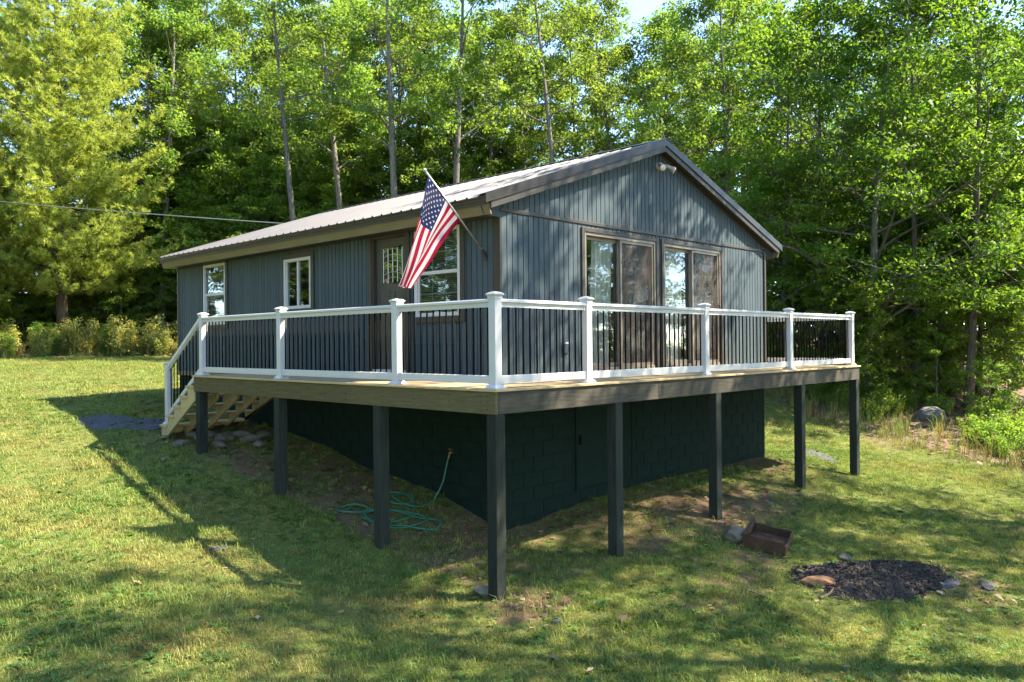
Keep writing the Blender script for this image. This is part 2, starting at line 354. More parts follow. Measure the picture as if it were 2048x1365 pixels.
def build_ground():
    def axis(lo, hi, c0, c1, fine):
        a = list(np.arange(c0, c1+1e-6, fine)); s = fine
        while a[-1] < hi: s *= 1.14; a.append(a[-1]+s)
        s = fine; b = []
        x = c0
        while x > lo: s *= 1.14; x -= s; b.append(x)
        return np.array(b[::-1]+a)
    X = axis(-350, 500, -7, 17, .17); Y = axis(-350, 390, -6, 15, .17)
    gx, gy = np.meshgrid(X, Y, indexing='ij'); z = gz(gx, gy)
    near = np.exp(-((gx-4)**2+(gy-3)**2)/900)
    z = z+near*((vnoise(gx, gy, 2.7, 1)-.5)*.035+(vnoise(gx, gy, 6.1, 2)-.5)*.018)
    wd = wood_depth(gx, gy); z = z+np.clip(wd, 0, 3)*(vnoise(gx, gy, .8, 9)-.5)*.10
    n, m = gx.shape; V = np.stack([gx, gy, z], -1).reshape(-1, 3)
    idx = np.arange(n*m).reshape(n, m)
    Fq = np.stack([idx[:-1, :-1], idx[1:, :-1], idx[1:, 1:], idx[:-1, 1:]], -1).reshape(-1, 4)
    me = bpy.data.meshes.new('ground'); me.from_pydata(V.tolist(), [], Fq.tolist())
    for nm, val in (('soil', bare(gx, gy)), ('litter', np.clip((wd+.5+(vnoise(gx, gy, 1.3, 4)-.5)*1.4)/.9, 0, 1))):
        a = me.attributes.new(nm, 'FLOAT', 'POINT'); a.data.foreach_set('value', np.asarray(val).reshape(-1).astype(np.float32))
    me.polygons.foreach_set('use_smooth', [True]*len(me.polygons))
    m_, t, out = nodes('ground_surface')
    b = N(t, 'ShaderNodeBsdfPrincipled'); b.inputs['Roughness'].default_value = .95; b.inputs['Specular IOR Level'].default_value = .1
    v = coords(t)
    nA = noise(t, v, .55, 5); nB = noise(t, v, 4.5, 5); nC = noise(t, v, 30, 4, .7); nD = noise(t, v, 110, 3, .7)
    grass = mixc(t, ramp(t, nA, .35, .68), (.100, .140, .030), (.190, .205, .055))
    grass = mixc(t, ramp(t, nB, .42, .70), grass, (.225, .185, .062))
    grass = mixc(t, ramp(t, nC, .35, .75), grass, (.055, .078, .018))
    soil = mixc(t, ramp(t, nC, .3, .7), (.125, .080, .044), (.225, .155, .092))
    soil = mixc(t, ramp(t, nD, .45, .75), soil, (.060, .038, .022))
    lit = mixc(t, ramp(t, nC, .35, .68), (.135, .092, .056), (.32, .235, .16))
    lit = mixc(t, ramp(t, nD, .42, .70), lit, (.045, .030, .018))
    a1 = N(t, 'ShaderNodeAttribute'); a1.attribute_name = 'soil'; a2 = N(t, 'ShaderNodeAttribute'); a2.attribute_name = 'litter'
    ad = N(t, 'ShaderNodeMath', operation='ADD'); t.links.new(a1.outputs['Fac'], ad.inputs[0])
    sb = N(t, 'ShaderNodeMath', operation='MULTIPLY_ADD'); sb.inputs[1].default_value = .7; sb.inputs[2].default_value = -.35
    t.links.new(nB, sb.inputs[0]); t.links.new(sb.outputs[0], ad.inputs[1])
    c = mixc(t, ramp(t, ad.outputs[0], .22, .62), grass, soil); c = mixc(t, a2.outputs['Fac'], c, lit)
    t.links.new(c, b.inputs['Base Color'])
    sm = N(t, 'ShaderNodeMath', operation='ADD'); t.links.new(nC, sm.inputs[0]); t.links.new(nD, sm.inputs[1])
    bp = N(t, 'ShaderNodeBump'); bp.inputs['Strength'].default_value = .7; bp.inputs['Distance'].default_value = .03
    t.links.new(sm.outputs[0], bp.inputs['Height']); t.links.new(bp.outputs[0], b.inputs['Normal']); t.links.new(b.outputs[0], out.inputs[0])
    me.materials.append(m_)
    tag(add('ground', me), 'sloping lawn with bare soil patches running into leaf-littered woods', None, None, 'structure')
build_ground()

# ------------------------------------------------------------------ house
PITCHK = 0.343; RX = HX+HW/2; RZ = 3.75
def roofz(x): return RZ-PITCHK*abs(x-RX)
RY0, RY1 = HY-.15, HY1+.06
house = empty('house', (HX, HY, -2.0), 'slate blue cabin with board siding and metal gable roof on dark green foundation', 'house')
BW = 0.1046; BT = .018
_bm = {}
def rects(u0, u1, z0, z1, ops):
    us = sorted({u0, u1, *[min(max(a, u0), u1) for o in ops for a in o[:2]]}); zs = sorted({z0, z1, *[min(max(a, z0), z1) for o in ops for a in o[2:]]})
    R = []
    for a, b in zip(us[:-1], us[1:]):
        for c, d in zip(zs[:-1], zs[1:]):
            if not any(o[0] <= (a+b)/2 <= o[1] and o[2] <= (c+d)/2 <= o[3] for o in ops): R.append((a, b, c, d))
    return R
OPL = [(2.24, 3.23, .87, 2.12), (3.42, 4.26, .06, 2.10), (5.99, 6.87, 1.11, 1.99), (9.06, 10.01, .90, 2.12)]   # y0,y1,z0,z1 on the long wall
OPG = [(3.29, 5.12, .06, 2.10), (5.35, 7.18, .06, 2.10)]                                                        # x0,x1,z0,z1 on the gable wall
# long wall
mb = MB()
for a, b, c, d in rects(HY, HY1, -.05, 2.30, OPL): mb.box(HX, HX+.09, a, b, c, d)
wall_l = mb.build('long_wall', M_siding, house)
mb = MB()
for a, b, c, d in rects(HX+.09, HX1-.09, -.05, 2.205, OPG): mb.box(a, b, HY, HY+.09, c, d)
zt = lambda x: roofz(x)-.13
mb.solid([(HX, HY, 2.205), (RX, HY, 2.205), (RX, HY+.09, 2.205), (HX, HY+.09, 2.205), (HX, HY, zt(HX)), (RX, HY, zt(RX)), (RX, HY+.09, zt(RX)), (HX, HY+.09, zt(HX))])
mb.solid([(RX, HY, 2.205), (HX1, HY, 2.205), (HX1, HY+.09, 2.205), (RX, HY+.09, 2.205), (RX, HY, zt(RX)), (HX1, HY, zt(HX1)), (HX1, HY+.09, zt(HX1)), (RX, HY+.09, zt(RX))])
wall_g = mb.build('gable_wall', M_siding, house)
mb = MB(); mb.box(HX1-.09, HX1, HY, HY1, -.05, 2.30); mb.build('side_wall', M_siding, house)
mb = MB(); mb.box(HX+.09, HX1-.09, HY1-.09, HY1, -.05, 2.30)
mb.solid([(HX+.09, HY1-.09, 2.3), (RX, HY1-.09, 2.3), (RX, HY1, 2.3), (HX+.09, HY1, 2.3), (HX+.09, HY1-.09, 2.31), (RX, HY1-.09, zt(RX)), (RX, HY1, zt(RX)), (HX+.09, HY1, 2.31)])
mb.solid([(RX, HY1-.09, 2.3), (HX1-.09, HY1-.09, 2.3), (HX1-.09, HY1, 2.3), (RX, HY1, 2.3), (RX, HY1-.09, zt(RX)), (HX1-.09, HY1-.09, 2.31), (HX1-.09, HY1, 2.31), (RX, HY1, zt(RX))])
mb.build('rear_wall', M_siding, house)
# room inside: floor, ceiling, partition
mb = MB(); mb.box(HX+.09, HX1-.09, HY+.09, HY1-.09, -.03, .02); mb.build('room_floor', M_floor_in, house)
mb = MB(); mb.box(HX+.09, HX1-.09, HY+.09, HY1-.09, 2.31, 2.34); mb.box(HX+.1, HX1-.1, 4.9, 4.98, .02, 2.31); mb.build('room_lining', M_inside, house)

def segs(u0, u1, z0, z1, ops):
    cut = sorted([(o[2], o[3]) for o in ops if u1-.012 > o[0] and u0+.012 < o[1]]); out = []; z = z0
    for a, b in cut:
        if a-z > .03: out.append((z, a))
        z = b
    if z1-z > .03: out.append((z, z1))
    return out
def board_l(y, z0, z1):
    k = ('l', round(z0, 3), round(z1, 3))
    if k not in _bm: _bm[k] = MB().box(-BT, 0, 0, BW-.014, z0, z1).mesh('board', M_siding)
    return add('board', _bm[k], wall_l, (HX, y, 0))
n = int(HL/BW)
for i in range(n+1):
    y = HY+.02+i*BW
    if y+BW-.014 > HY1: break
    for a, b in segs(y, y+BW, -.045, 2.135, OPL): board_l(y, a, b)
def board_g(x, z0, z1):
    k = ('g', round(z0, 3), round(z1, 3))
    if k not in _bm: _bm[k] = MB().box(0, BW-.014, -BT, 0, z0, z1).mesh('board', M_siding)
    return add('board', _bm[k], wall_g, (x, HY, 0))
for i in range(int(HW/BW)):
    x = HX+.005+i*BW
    for a, b in segs(x, x+BW, -.045, 2.203, OPG): board_g(x, a, b)
for i in range(-3, int(HW/BW)+3):
    x = HX+.03+i*BW; x2 = x+BW-.014
    za, zb = zt(x)-.005, zt(x2)-.005
    if i < 0 or x2 > HX1: za, zb = za+.02, zb+.02
    lo = 2.262 if (i >= 0 and x2 < HX1) else 2.16
    if min(za, zb) < lo+.02: continue
    mb = MB(); mb.solid([(0, -BT, lo), (x2-x, -BT, lo), (x2-x, 0, lo), (0, 0, lo), (0, -BT, za), (x2-x, -BT, zb), (x2-x, 0, zb), (0, 0, za)])
    add('board', mb.mesh('board', M_siding), wall_g, (x, HY, 0))
# trims
def trim(x0, x1, y0, y1, z0, z1, m=None, name='trim', par=None): return bevel(MB().box(x0, x1, y0, y1, z0, z1).build(name, m or M_trim, par or house), .004)
trim(HX-.02, HX1+.02, HY-.034, HY-.002, 2.206, 2.258, name='belt_trim')
trim(HX-.03, HX-.002, HY-.022, HY+.11, -.06, 2.13, name='corner_board')
trim(HX1-.05, HX1+.012, HY-.03, HY-.001, -.06, 2.2, name='corner_board')
trim(HX-.03, HX-.002, HY1-.05, HY1+.02, -.06, 2.13, name='corner_board')
trim(HX-.032, HX+.002, DL+.1, HY1+.01, -.135, -.047, M_fascia, name='skirt_board')
trim(HX-.026, HX-.001, HY+.112, 3.38, .475, .497, M_siding, 'seam_strip'); trim(HX-.026, HX-.001, 4.38, 6.62, .475, .497, M_siding, 'seam_strip')
# foundation of blocks
fnd = MB()
fnd.box(HX+.02, HX+.2, HY+.02, HY1-.02, -2.6, -.052); fnd.box(HX+.2, HX1-.2, HY+.02, HY+.2, -2.6, -.052)
fnd.box(HX1-.2, HX1-.02, HY+.02, HY1-.02, -2.6, -.052); fnd.box(HX+.2, HX1-.2, HY1-.2, HY1-.02, -2.6, -.052)
fnd = fnd.build('foundation', M_mortar, house)
DOORF = (3.14, 4.45, -1.62, -.30)
def blk(along, u0, u1, z):
    ln = round(u1-u0, 3); k = ('b', along, ln)
    if k not in _bm:
        m = MB(); e = .003
        if along == 'y':
            m.solid([(0, e, e), (.012, 0, 0), (.012, ln, 0), (0, ln-e, e), (0, e, .19-e), (.012, 0, .19), (.012, ln, .19), (0, ln-e, .19-e)])
        else:
            m.solid([(e, 0, e), (ln-e, 0, e), (ln, .012, 0), (0, .012, 0), (e, 0, .19-e), (ln-e, 0, .19-e), (ln, .012, .19), (0, .012, .19)])
        _bm[k] = m.mesh('block', M_green)
    add('block', _bm[k], fnd, (HX+.0135, u0, z) if along == 'y' else (u0, HY+.0135, z))
for c in range(11):
    z = -.06-.2*(c+1); off = .2 if c % 2 else 0
    for along, a0, a1 in (('y', HY+.02, HY1-.02), ('x', HX+.02, HX1-.02)):
        u = a0
        first = True
        while u < a1-.05:
            ln = (.39-off if first and off else .39); u1 = min(u+ln, a1)
            first = False
            g = float(gz(HX, (u+u1)/2)) if along == 'y' else float(gz((u+u1)/2, HY))
            skip = along == 'x' and u1 > DOORF[0]-.02 and u < DOORF[1]+.02 and z+.19 > DOORF[2] and z < DOORF[3]
            if z+.19 > g-.05 and not skip and u1-u > .06: blk(along, u, u1, z)
            u = u1+.01
# crawl-space door in the gable foundation
cdr = MB().box(DOORF[0], DOORF[1], HY+.004, HY+.019, DOORF[2], DOORF[3]).build('access_door', M_green, house); bevel(cdr, .003)
mb = MB()
for x in (DOORF[0]-.045, DOORF[1]+.005): mb.box(x, x+.04, HY-.004, HY+.019, DOORF[2]-.04, DOORF[3]+.04)
mb.box(DOORF[0]-.005, DOORF[1]+.005, HY-.004, HY+.019, DOORF[2]-.04, DOORF[2]-.005); mb.box(DOORF[0]-.005, DOORF[1]+.005, HY-.004, HY+.019, DOORF[3]+.005, DOORF[3]+.04)
mb.build('frame', M_mortar, cdr)
MB().box(DOORF[0]+.03, DOORF[0]+.06, HY-.02, HY+.004, -1.0, -.86).build('handle', M_black, cdr)

# windows on the long wall
def window(y0, y1, z0, z1, style, trims):
    fr = .055
    p = MB()
    for a, b, c, d in ((y0, y0+fr, z0, z1), (y1-fr, y1, z0, z1), (y0+fr, y1-fr, z0, z0+fr), (y0+fr, y1-fr, z1-fr, z1)): p.box(HX-.035, HX+.06, a, b, c, d)
    wnd = bevel(p.build('window', M_vinyl, house), .004)
    ym = (y0+y1)/2; zm = (z0+z1)/2; s = MB(); g = MB(); iy0, iy1, iz0, iz1 = y0+fr, y1-fr, z0+fr, z1-fr
    if style == 'slide':
        s.box(HX-.02, HX+.03, ym-.022, ym+.022, iz0, iz1); s.box(HX-.012, HX+.03, iy0, iy0+.025, iz0, iz1); s.box(HX-.012, HX+.03, iy1-.025, iy1, iz0, iz1)
        panes = [(iy0, ym-.022, iz0, iz1), (ym+.022, iy1, iz0, iz1)]
    else:
        s.box(HX-.022, HX+.03, iy0, iy1, zm-.024, zm+.024); s.box(HX-.01, HX+.03, iy0, iy0+.028, iz0, zm-.024); s.box(HX-.01, HX+.03, iy1-.028, iy1, iz0, zm-.024)
        panes = [(iy0, iy1, iz0, zm-.024), (iy0, iy1, zm+.024, iz1)]
    bevel(s.build('sash', M_vinyl, wnd), .003)
    for a, b, c, d in panes: MB().box(HX+.008, HX+.014, a, b, c, d).build('pane', M_glass, wnd)
    if style == 'grid':
        for a, b, c, d in panes:
            for k in (1, 2): g.box(HX+.020, HX+.027, a+(b-a)*k/3-.007, a+(b-a)*k/3+.007, c, d)
            g.box(HX+.021, HX+.028, a, b, (c+d)/2-.007, (c+d)/2+.007)
        g.build('grille', M_vinyl, wnd)
    for a, b, c, d in trims: bevel(MB().box(HX-.042, HX-.001, a, b, c, d).build('trim', M_trim, wnd), .004)
    return wnd
window(2.24, 3.23, .87, 2.12, 'grid', [(2.15, 2.238, .78, 2.13), (2.24, 3.232, .78, .868)])
window(5.99, 6.87, 1.11, 1.99, 'slide', [(5.90, 5.988, 1.03, 2.08), (6.872, 6.93, 1.03, 2.08), (5.99, 6.87, 1.992, 2.08), (5.99, 6.87, 1.03, 1.108)])
window(9.06, 10.01, .90, 2.12, 'hung', [(8.97, 9.058, .82, 2.13), (9.06, 10.01, .82, .898)])
# entrance door
p = MB(); p.box(HX+.03, HX+.075, 3.44, 4.22, .10, 1.42-.02); p.box(HX+.03, HX+.075, 3.44, 3.58, 1.40, 2.09); p.box(HX+.03, HX+.075, 4.08, 4.22, 1.40, 2.09); p.box(HX+.03, HX+.075, 3.58, 4.08, 1.96, 2.09)
door = bevel(p.build('front_door', M_door, house), .003)
j = MB()
j.box(HX-.03, HX+.09, 4.22, 4.262, .06, 2.13); j.box(HX-.03, HX+.09, 3.40, 3.44, .06, 2.13); j.box(HX-.028, HX+.09, 3.44, 4.22, 2.092, 2.13)
j.box(HX-.045, HX-.001, 4.262, 4.36, -.04, 2.13); j.box(HX-.045, HX-.001, 3.33, 3.40, -.04, 2.13); j.build('frame', M_trim, door)
for a, b in ((3.52, 3.78), (3.88, 4.14)):
    for c, d in ((.25, .62), (.72, 1.30)):
        q = MB(); e = .025
        q.box(HX+.022, HX+.031, a, b, c, c+e); q.box(HX+.022, HX+.031, a, b, d-e, d); q.box(HX+.022, HX+.031, a, a+e, c+e, d-e); q.box(HX+.022, HX+.031, b-e, b, c+e, d-e)
        q.box(HX+.026, HX+.031, a+.05, b-.05, c+.05, d-.05); q.build('panel', M_door, door)
MB().box(HX+.045, HX+.052, 3.58, 4.08, 1.40, 1.96).build('pane', M_leaded, door)
q = MB()
def came(pts): q.tube(pts, .005, 4)
for k in range(5):
    yy = 3.60+.46*k/4; came([(HX+.042, yy, 1.42), (HX+.042, yy, 1.94)])
for zc, bow in ((1.45, .05), (1.53, .05), (1.62, .045), (1.71, .04), (1.80, .045), (1.88, .05)):
    came([(HX+.040, 3.60+.46*u, zc+bow*(1-(2*u-1)**2)) for u in np.linspace(0, 1, 8)])
q.build('lead_strips', M_came, door)
MB().tube([(HX+.03, 3.50, 1.02), (HX-.01, 3.50, 1.02)], .012).tube([(HX-.01, 3.50, 1.02), (HX-.012, 3.61, 1.02)], .011).build('handle', M_steel, door)
q = MB(); q.box(HX-.06, HX+.09, 3.44, 4.22, .062, .098); q.build('threshold', M_vinyl, door)
q = MB(); q.box(HX-.05, HX-.002, 3.42, 4.26, .004, .06); q.build('brick_sill', M_brick, door)
# sliding doors on the gable
def slider(x0, x1, z0, z1):
    p = MB(); fr = .045
    p.box(x0, x0+fr, HY-.03, HY+.10, z0, z1); p.box(x1-fr, x1, HY-.03, HY+.10, z0, z1); p.box(x0+fr, x1-fr, HY-.03, HY+.10, z1-fr, z1); p.box(x0+fr, x1-fr, HY-.03, HY+.10, z0, z0+fr)
    sl = bevel(p.build('sliding_door', M_alu, house), .003)
    xm = (x0+x1)/2; a0, a1, b0, b1 = x0+fr, x1-fr, z0+fr, z1-fr
    for k, (c, d, yy) in enumerate(((a0, xm+.03, HY+.062), (xm-.03, a1, HY+.032))):
        q = MB(); s = .05
        q.box(c, c+s, yy-.013, yy+.013, b0, b1); q.box(d-s, d, yy-.013, yy+.013, b0, b1); q.box(c+s, d-s, yy-.013, yy+.013, b0, b0+.07); q.box(c+s, d-s, yy-.013, yy+.013, b1-s, b1)
        sf = bevel(q.build('sash', M_alu, sl), .002)
        MB().box(c+s, d-s, yy-.003, yy+.003, b0+.07, b1-s).build('pane', M_glass2, sf)
    q = MB(); yy = HY-.002; c, d = xm-.02, a1-.004; s = .04
    q.box(c, c+s, yy-.01, yy+.01, b0, b1); q.box(d-s, d, yy-.01, yy+.01, b0, b1); q.box(c+s, d-s, yy-.01, yy+.01, b0, b0+.05); q.box(c+s, d-s, yy-.01, yy+.01, b1-s, b1)
    q.box(c+s, d-s, yy-.008, yy+.008, 0.98, 1.005)
    sf = bevel(q.build('screen_frame', M_alu, sl), .002)
    MB().box(c+s, d-s, yy-.001, yy+.001, b0+.05, b1-s).build('screen', M_screen, sf)
    MB().tube([(d-.02, yy-.012, .95), (d-.02, yy-.04, .97), (d-.02, yy-.04, 1.11), (d-.02, yy-.012, 1.13)], .008).build('handle', M_black, sf)
    for a, b, c, d in ((x0-.07, x0-.001, 0, z1+.065), (x1+.001, x1+.07, 0, z1+.065), (x0, x1, z1+.001, z1+.064)): bevel(MB().box(a, b, HY-.045, HY-.001, c, d).build('trim', M_trim, sl), .004)
    MB().box(x0-.02, x1+.02, HY-.075, HY-.032, .012, .058).build('sill', M_deckx, sl)
for a, b, c, d in OPG: slider(a, b, c, d)
# roof
roof = MB()
def slope_pts(s, y0, y1, za, zb):   # s=-1 long-wall side, +1 other side; za/zb offsets below the top plane
    xe = RX+s*4.03
    P = []
    for dz in (za, zb):
        P += [(RX, y0, RZ-dz), (xe, y0, roofz(xe)-dz), (xe, y1, roofz(xe)-dz), (RX, y1, RZ-dz)]
    return P
for s in (-1, 1): roof.solid(slope_pts(s, RY0+.03, RY1-.01, .125, .028))
roof = roof.build('roof', M_trim, house)
def panel_mesh(s, wd):
    v = []; f = []; n = 4; prof = [(0, .004)]
    for k in range(n):
        b = wd*(k+.5)/n
        prof += [(b-.026, .004), (b-.012, .024), (b+.012, .024), (b+.026, .004)]
    prof.append((wd, .004))
    mb = MB(); xe = s*4.075; nz = np.array([PITCHK*s, 0, 1.0]); nz /= np.linalg.norm(nz)
    th = .006
    for (u0, h0), (u1, h1) in zip(prof[:-1], prof[1:]):
        A = [np.array((0, u, 0))+nz*(h-.012) for u, h in ((u0, h0), (u1, h1))]; B = [np.array((xe, u, -PITCHK*abs(xe)))+nz*(h-.012) for u, h in ((u0, h0), (u1, h1))]
        mb.face([A[0], B[0], B[1], A[1]])
        mb.face([B[0]-nz*th-np.array((0, 0, .006)), B[1]-nz*th-np.array((0, 0, .006)), B[1], B[0]])
    return mb.mesh('roof_panel', M_roof, fix=False)
npan = 11; pw = (RY1-RY0)/npan
for s in (-1, 1):
    pm = panel_mesh(s, pw)
    if s == -1: pm.flip_normals()
    for i in range(npan): add('roof_panel', pm, roof, (RX, RY0+i*pw, RZ))
mb = MB()
for s in (-1, 1): mb.beam((RX, RY0-.02, RZ+.028), (RX, RY1+.01, RZ+.028), (s*.075, 0, -.075*PITCHK), (0, 0, .004)) if False else mb.solid([(RX, RY0-.03, RZ+.022), (RX+s*.15, RY0-.03, RZ+.022-.15*PITCHK), (RX+s*.15, RY1+.02, RZ+.022-.15*PITCHK), (RX, RY1+.02, RZ+.022), (RX, RY0-.03, RZ+.032), (RX+s*.15, RY0-.03, RZ+.030-.15*PITCHK), (RX+s*.15, RY1+.02, RZ+.030-.15*PITCHK), (RX, RY1+.02, RZ+.032)])
mb.build('ridge_cap', M_bronze, roof)
for s in (-1, 1):
    e = RX+s*4.085
    def rk(y0, y1, top, bot, xe, nm, m):
        mb = MB(); mb.solid([(RX, y0, RZ-bot), (xe, y0, roofz(xe)-bot), (xe, y1, roofz(xe)-bot), (RX, y1, RZ-bot), (RX, y0, RZ-top), (xe, y0, roofz(xe)-top), (xe, y1, roofz(xe)-top), (RX, y1, RZ-top)])
        return mb.build(nm, m, roof)
    rk(RY0-.022, RY0+.10, -.016, -.026, e, 'rake_flashing', M_bronze)
    rk(RY0-.022, RY0-.016, -.016, .085, e, 'rake_trim', M_bronze)
    rk(RY0-.030, RY0-.016, .085, .094, e, 'rake_drip', M_bronze)
    rk(RY0-.012, RY0+.012, .05, .185, RX+s*3.98, 'rake_board', M_trim)
    rk(RY0+.012, HY-.019, .126, .138, RX+s*3.94, 'rake_soffit', M_trim)
    rk(HY-.034, HY-.019, .142, .205, RX+s*3.66, 'frieze_board', M_trim)
    rk(RY1-.012, RY1+.012, -.016, .185, RX+s*3.98, 'rake_board', M_trim)
    # tilted fascia square to the roof, soffit, metal drip edge
    xt_, xb = RX+s*4.045, RX+s*3.965; ztop = roofz(xt_)-.02; zb_ = 2.128
    fb = MB(); fb.solid([(xb, RY0+.012, zb_), (xb-s*.02, RY0+.012, zb_), (xb-s*.02, RY1-.012, zb_), (xb, RY1-.012, zb_), (xt_, RY0+.012, ztop), (xt_-s*.02, RY0+.012, ztop), (xt_-s*.02, RY1-.012, ztop), (xt_, RY1-.012, ztop)])
    fb.build('fascia', M_fascia, roof)
    xw = HX-.001 if s < 0 else HX1+.001
    MB().box(min(xw, xb-s*.02), max(xw, xb-s*.02), HY+.001, RY1-.012, zb_+.006, zb_+.02).build('soffit', M_trim, roof)
    MB().solid([(RX+s*4.06, RY0-.01, roofz(RX+s*4.06)-.05), (RX+s*4.052, RY0-.01, roofz(RX+s*4.06)-.05), (RX+s*4.052, RY1, roofz(RX+s*4.06)-.05), (RX+s*4.06, RY1, roofz(RX+s*4.06)-.05), (RX+s*4.066, RY0-.01, roofz(RX+s*4.06)-.012), (RX+s*4.052, RY0-.01, roofz(RX+s*4.06)-.012), (RX+s*4.052, RY1, roofz(RX+s*4.06)-.012), (RX+s*4.066, RY1, roofz(RX+s*4.06)-.012)]).build('drip_edge', M_bronze, roof)
    q = MB(); y0, y1 = HY-.019, HY+.001
    P = [(xb, zb_), (xw, zb_), (xw, roofz(xw)-.13), (xt_-s*.02, roofz(xt_)-.13)]
    q.solid([(P[0][0], y0, P[0][1]), (P[1][0], y0, P[1][1]), (P[1][0], y1, P[1][1]), (P[0][0], y1, P[0][1]), (P[3][0], y0, P[3][1]), (P[2][0], y0, P[2][1]), (P[2][0], y1, P[2][1]), (P[3][0], y1, P[3][1])]); q.build('eave_return', M_siding, roof)
# curtains and blinds inside
def curtain(x0, x1, label):
    mb = MB(); xs = np.linspace(x0, x1, int((x1-x0)/.012)); yy = HY+.15+.032*np.sin((xs-x0)*2*math.pi/.105+.6*np.sin(xs*9))
    for i in range(len(xs)-1):
        mb.face([(xs[i], yy[i], .06), (xs[i+1], yy[i+1], .06), (xs[i+1], HY+.15+(yy[i+1]-HY-.24)*.7, 2.12), (xs[i], HY+.15+(yy[i]-HY-.24)*.7, 2.12)])
    me = mb.mesh('curtain', M_curtain, smooth=True, fix=False); o = add('curtain', me); tag(o, label, 'curtain', None)
    MB().tube([(x0-.03, HY+.15, 2.14), (x1+.03, HY+.15, 2.14)], .010, 6).build('rod', M_black, o)
curtain(3.62, 4.10, 'narrow sheer white curtain behind the bare pane beside the outlet box')
curtain(4.30, 5.05, 'sheer white curtain behind the insect screen next to the double door post')
curtain(5.62, 6.10, 'sheer white curtain behind the bare pane of the far sliding door')
curtain(6.55, 7.10, 'sheer curtain behind the screen of the far sliding door')
def blind(y0, y1, z0, z1, label):
    mb = MB(); mb.box(HX+.10, HX+.13, y0, y1, z1-.03, z1)
    z = z0
    while z < z1-.04: mb.solid([(HX+.102, y0, z), (HX+.124, y0, z+.010), (HX+.124, y1, z+.010), (HX+.102, y1, z), (HX+.102, y0, z+.002), (HX+.124, y0, z+.012), (HX+.124, y1, z+.012), (HX+.102, y1, z+.002)]); z += .026
    tag(mb.build('window_blind', M_blind), label, 'blind')
blind(2.26, 3.21, .90, 2.10, 'white slatted blind inside the gridded window beside the front door')
blind(9.08, 9.99, .93, 2.10, 'white slatted blind inside the tall window above the stairs')
# floodlight on the gable, outlet box, faucet: fixtures of the wall
fl = empty('floodlight', (5.20, HY-.018, 3.33), 'twin-head weathered floodlight high on the gable wall', 'floodlight')
MB().tube([(5.20, HY-.018, 3.33), (5.20, HY-.05, 3.33)], .062, 14).build('base_plate', M_lampw, fl, True)
for dx in (-.10, .10):
    a = np.array((5.20+dx*.3, HY-.05, 3.33)); k = a+np.array((dx*.5, -.07, .02)); d = np.array((dx*1.5, -.22, -.17)); d /= np.linalg.norm(d)
    MB().tube([a, k], .013, 8).build('arm', M_lampw, fl)
    h = MB().tube([k-d*.02, k+d*.03, k+d*.06, k+d*.16, k+d*.17], [.020, .034, .036, .058, .060], 14).build('lamp_head', M_lampw, fl, True)
    MB().tube([k+d*.165, k+d*.18], [.054, .045], 14).build('lens', M_lens, h, True)
ob = empty('outlet_box', (2.84, HY-.018, .40), 'small weatherproof outlet box low on the gable siding', 'outlet')
bevel(MB().box(2.79, 2.89, HY-.062, HY-.018, .33, .47).build('cover', M_siding, ob), .008)
MB().tube([(2.80, HY-.05, .475), (2.88, HY-.05, .475)], .008, 6).build('hinge', M_steel, ob)
MB().tube([(2.86, HY-.066, .35), (2.86, HY-.075, .33), (2.86, HY-.05, .29)], .006, 6).build('latch', M_steel, ob)

# ------------------------------------------------------------------ deck with railing and stairs
deck = empty('deck', (0, 0, -2.2), 'raised wraparound wooden deck with white railing, dark posts and end stairs', 'deck')
bw = .14
nb = int((HX-.02)/(bw+.005))
for i in range(11):          # boards along the long side
    x0 = -.025+i*(bw+.005); x1 = min(x0+bw, HX-.004)
    if x1-x0 < .02: continue
    bevel(MB().box(x0, x1, HY-.02, DL+.02, -.027, 0).build('deck_board', M_deck, deck), .004)
for i in range(11):          # boards along the gable side
    y0 = -.025+i*(bw+.005); y1 = min(y0+bw, HY-.024 if False else HY-.022)
    if y1-y0 < .02: continue
    bevel(MB().box(-.025, 5.0, y0, y1, -.027, 0).build('deck_board', M_deckx, deck), .004)
    bevel(MB().box(5.004, DW+.02, y0, y1, -.027, 0).build('deck_board', M_deckx, deck), .004)
for i in range(7):           # platform past the house corner
    x0 = HX1+.03+i*(bw+.005)
    if x0+bw > DW+.02: break
    bevel(MB().box(x0, x0+bw, HY-.018, HY+.55, -.027, 0).build('deck_board', M_deck, deck), .004)
def rim(x0, x1, y0, y1, m, z0=-.265, z1=-.0285): return bevel(MB().box(x0, x1, y0, y1, z0, z1).build('rim_board', m, deck), .004)
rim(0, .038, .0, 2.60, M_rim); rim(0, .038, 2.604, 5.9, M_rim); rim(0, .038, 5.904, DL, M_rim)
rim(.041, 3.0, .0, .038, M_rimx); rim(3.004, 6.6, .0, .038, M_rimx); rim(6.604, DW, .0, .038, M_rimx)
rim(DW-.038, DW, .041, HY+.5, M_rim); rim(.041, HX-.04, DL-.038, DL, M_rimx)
mb = MB()
def joist(x0, x1, y0, y1): bevel(MB().box(x0, x1, y0, y1, -.25, -.0285).build('joist', M_rim, deck), .003)
for y in np.arange(.9, 6.9, .61): joist(.041, HX-.03, y, y+.038)
for x in np.arange(2.2, 9.6, .61): joist(x, x+.038, .041, HY-.03)
joist(HX-.068, HX-.03, HY+.2, DL-.04) if False else None
# beams hung behind the rim, carried by the posts
bevel(MB().box(.041, .079, .16, DL-.045, -.262, -.0285).build('beam', M_rim, deck), .003)
bevel(MB().box(.16, DW-.045, .041, .079, -.262, -.0285).build('beam', M_rimx, deck), .003)
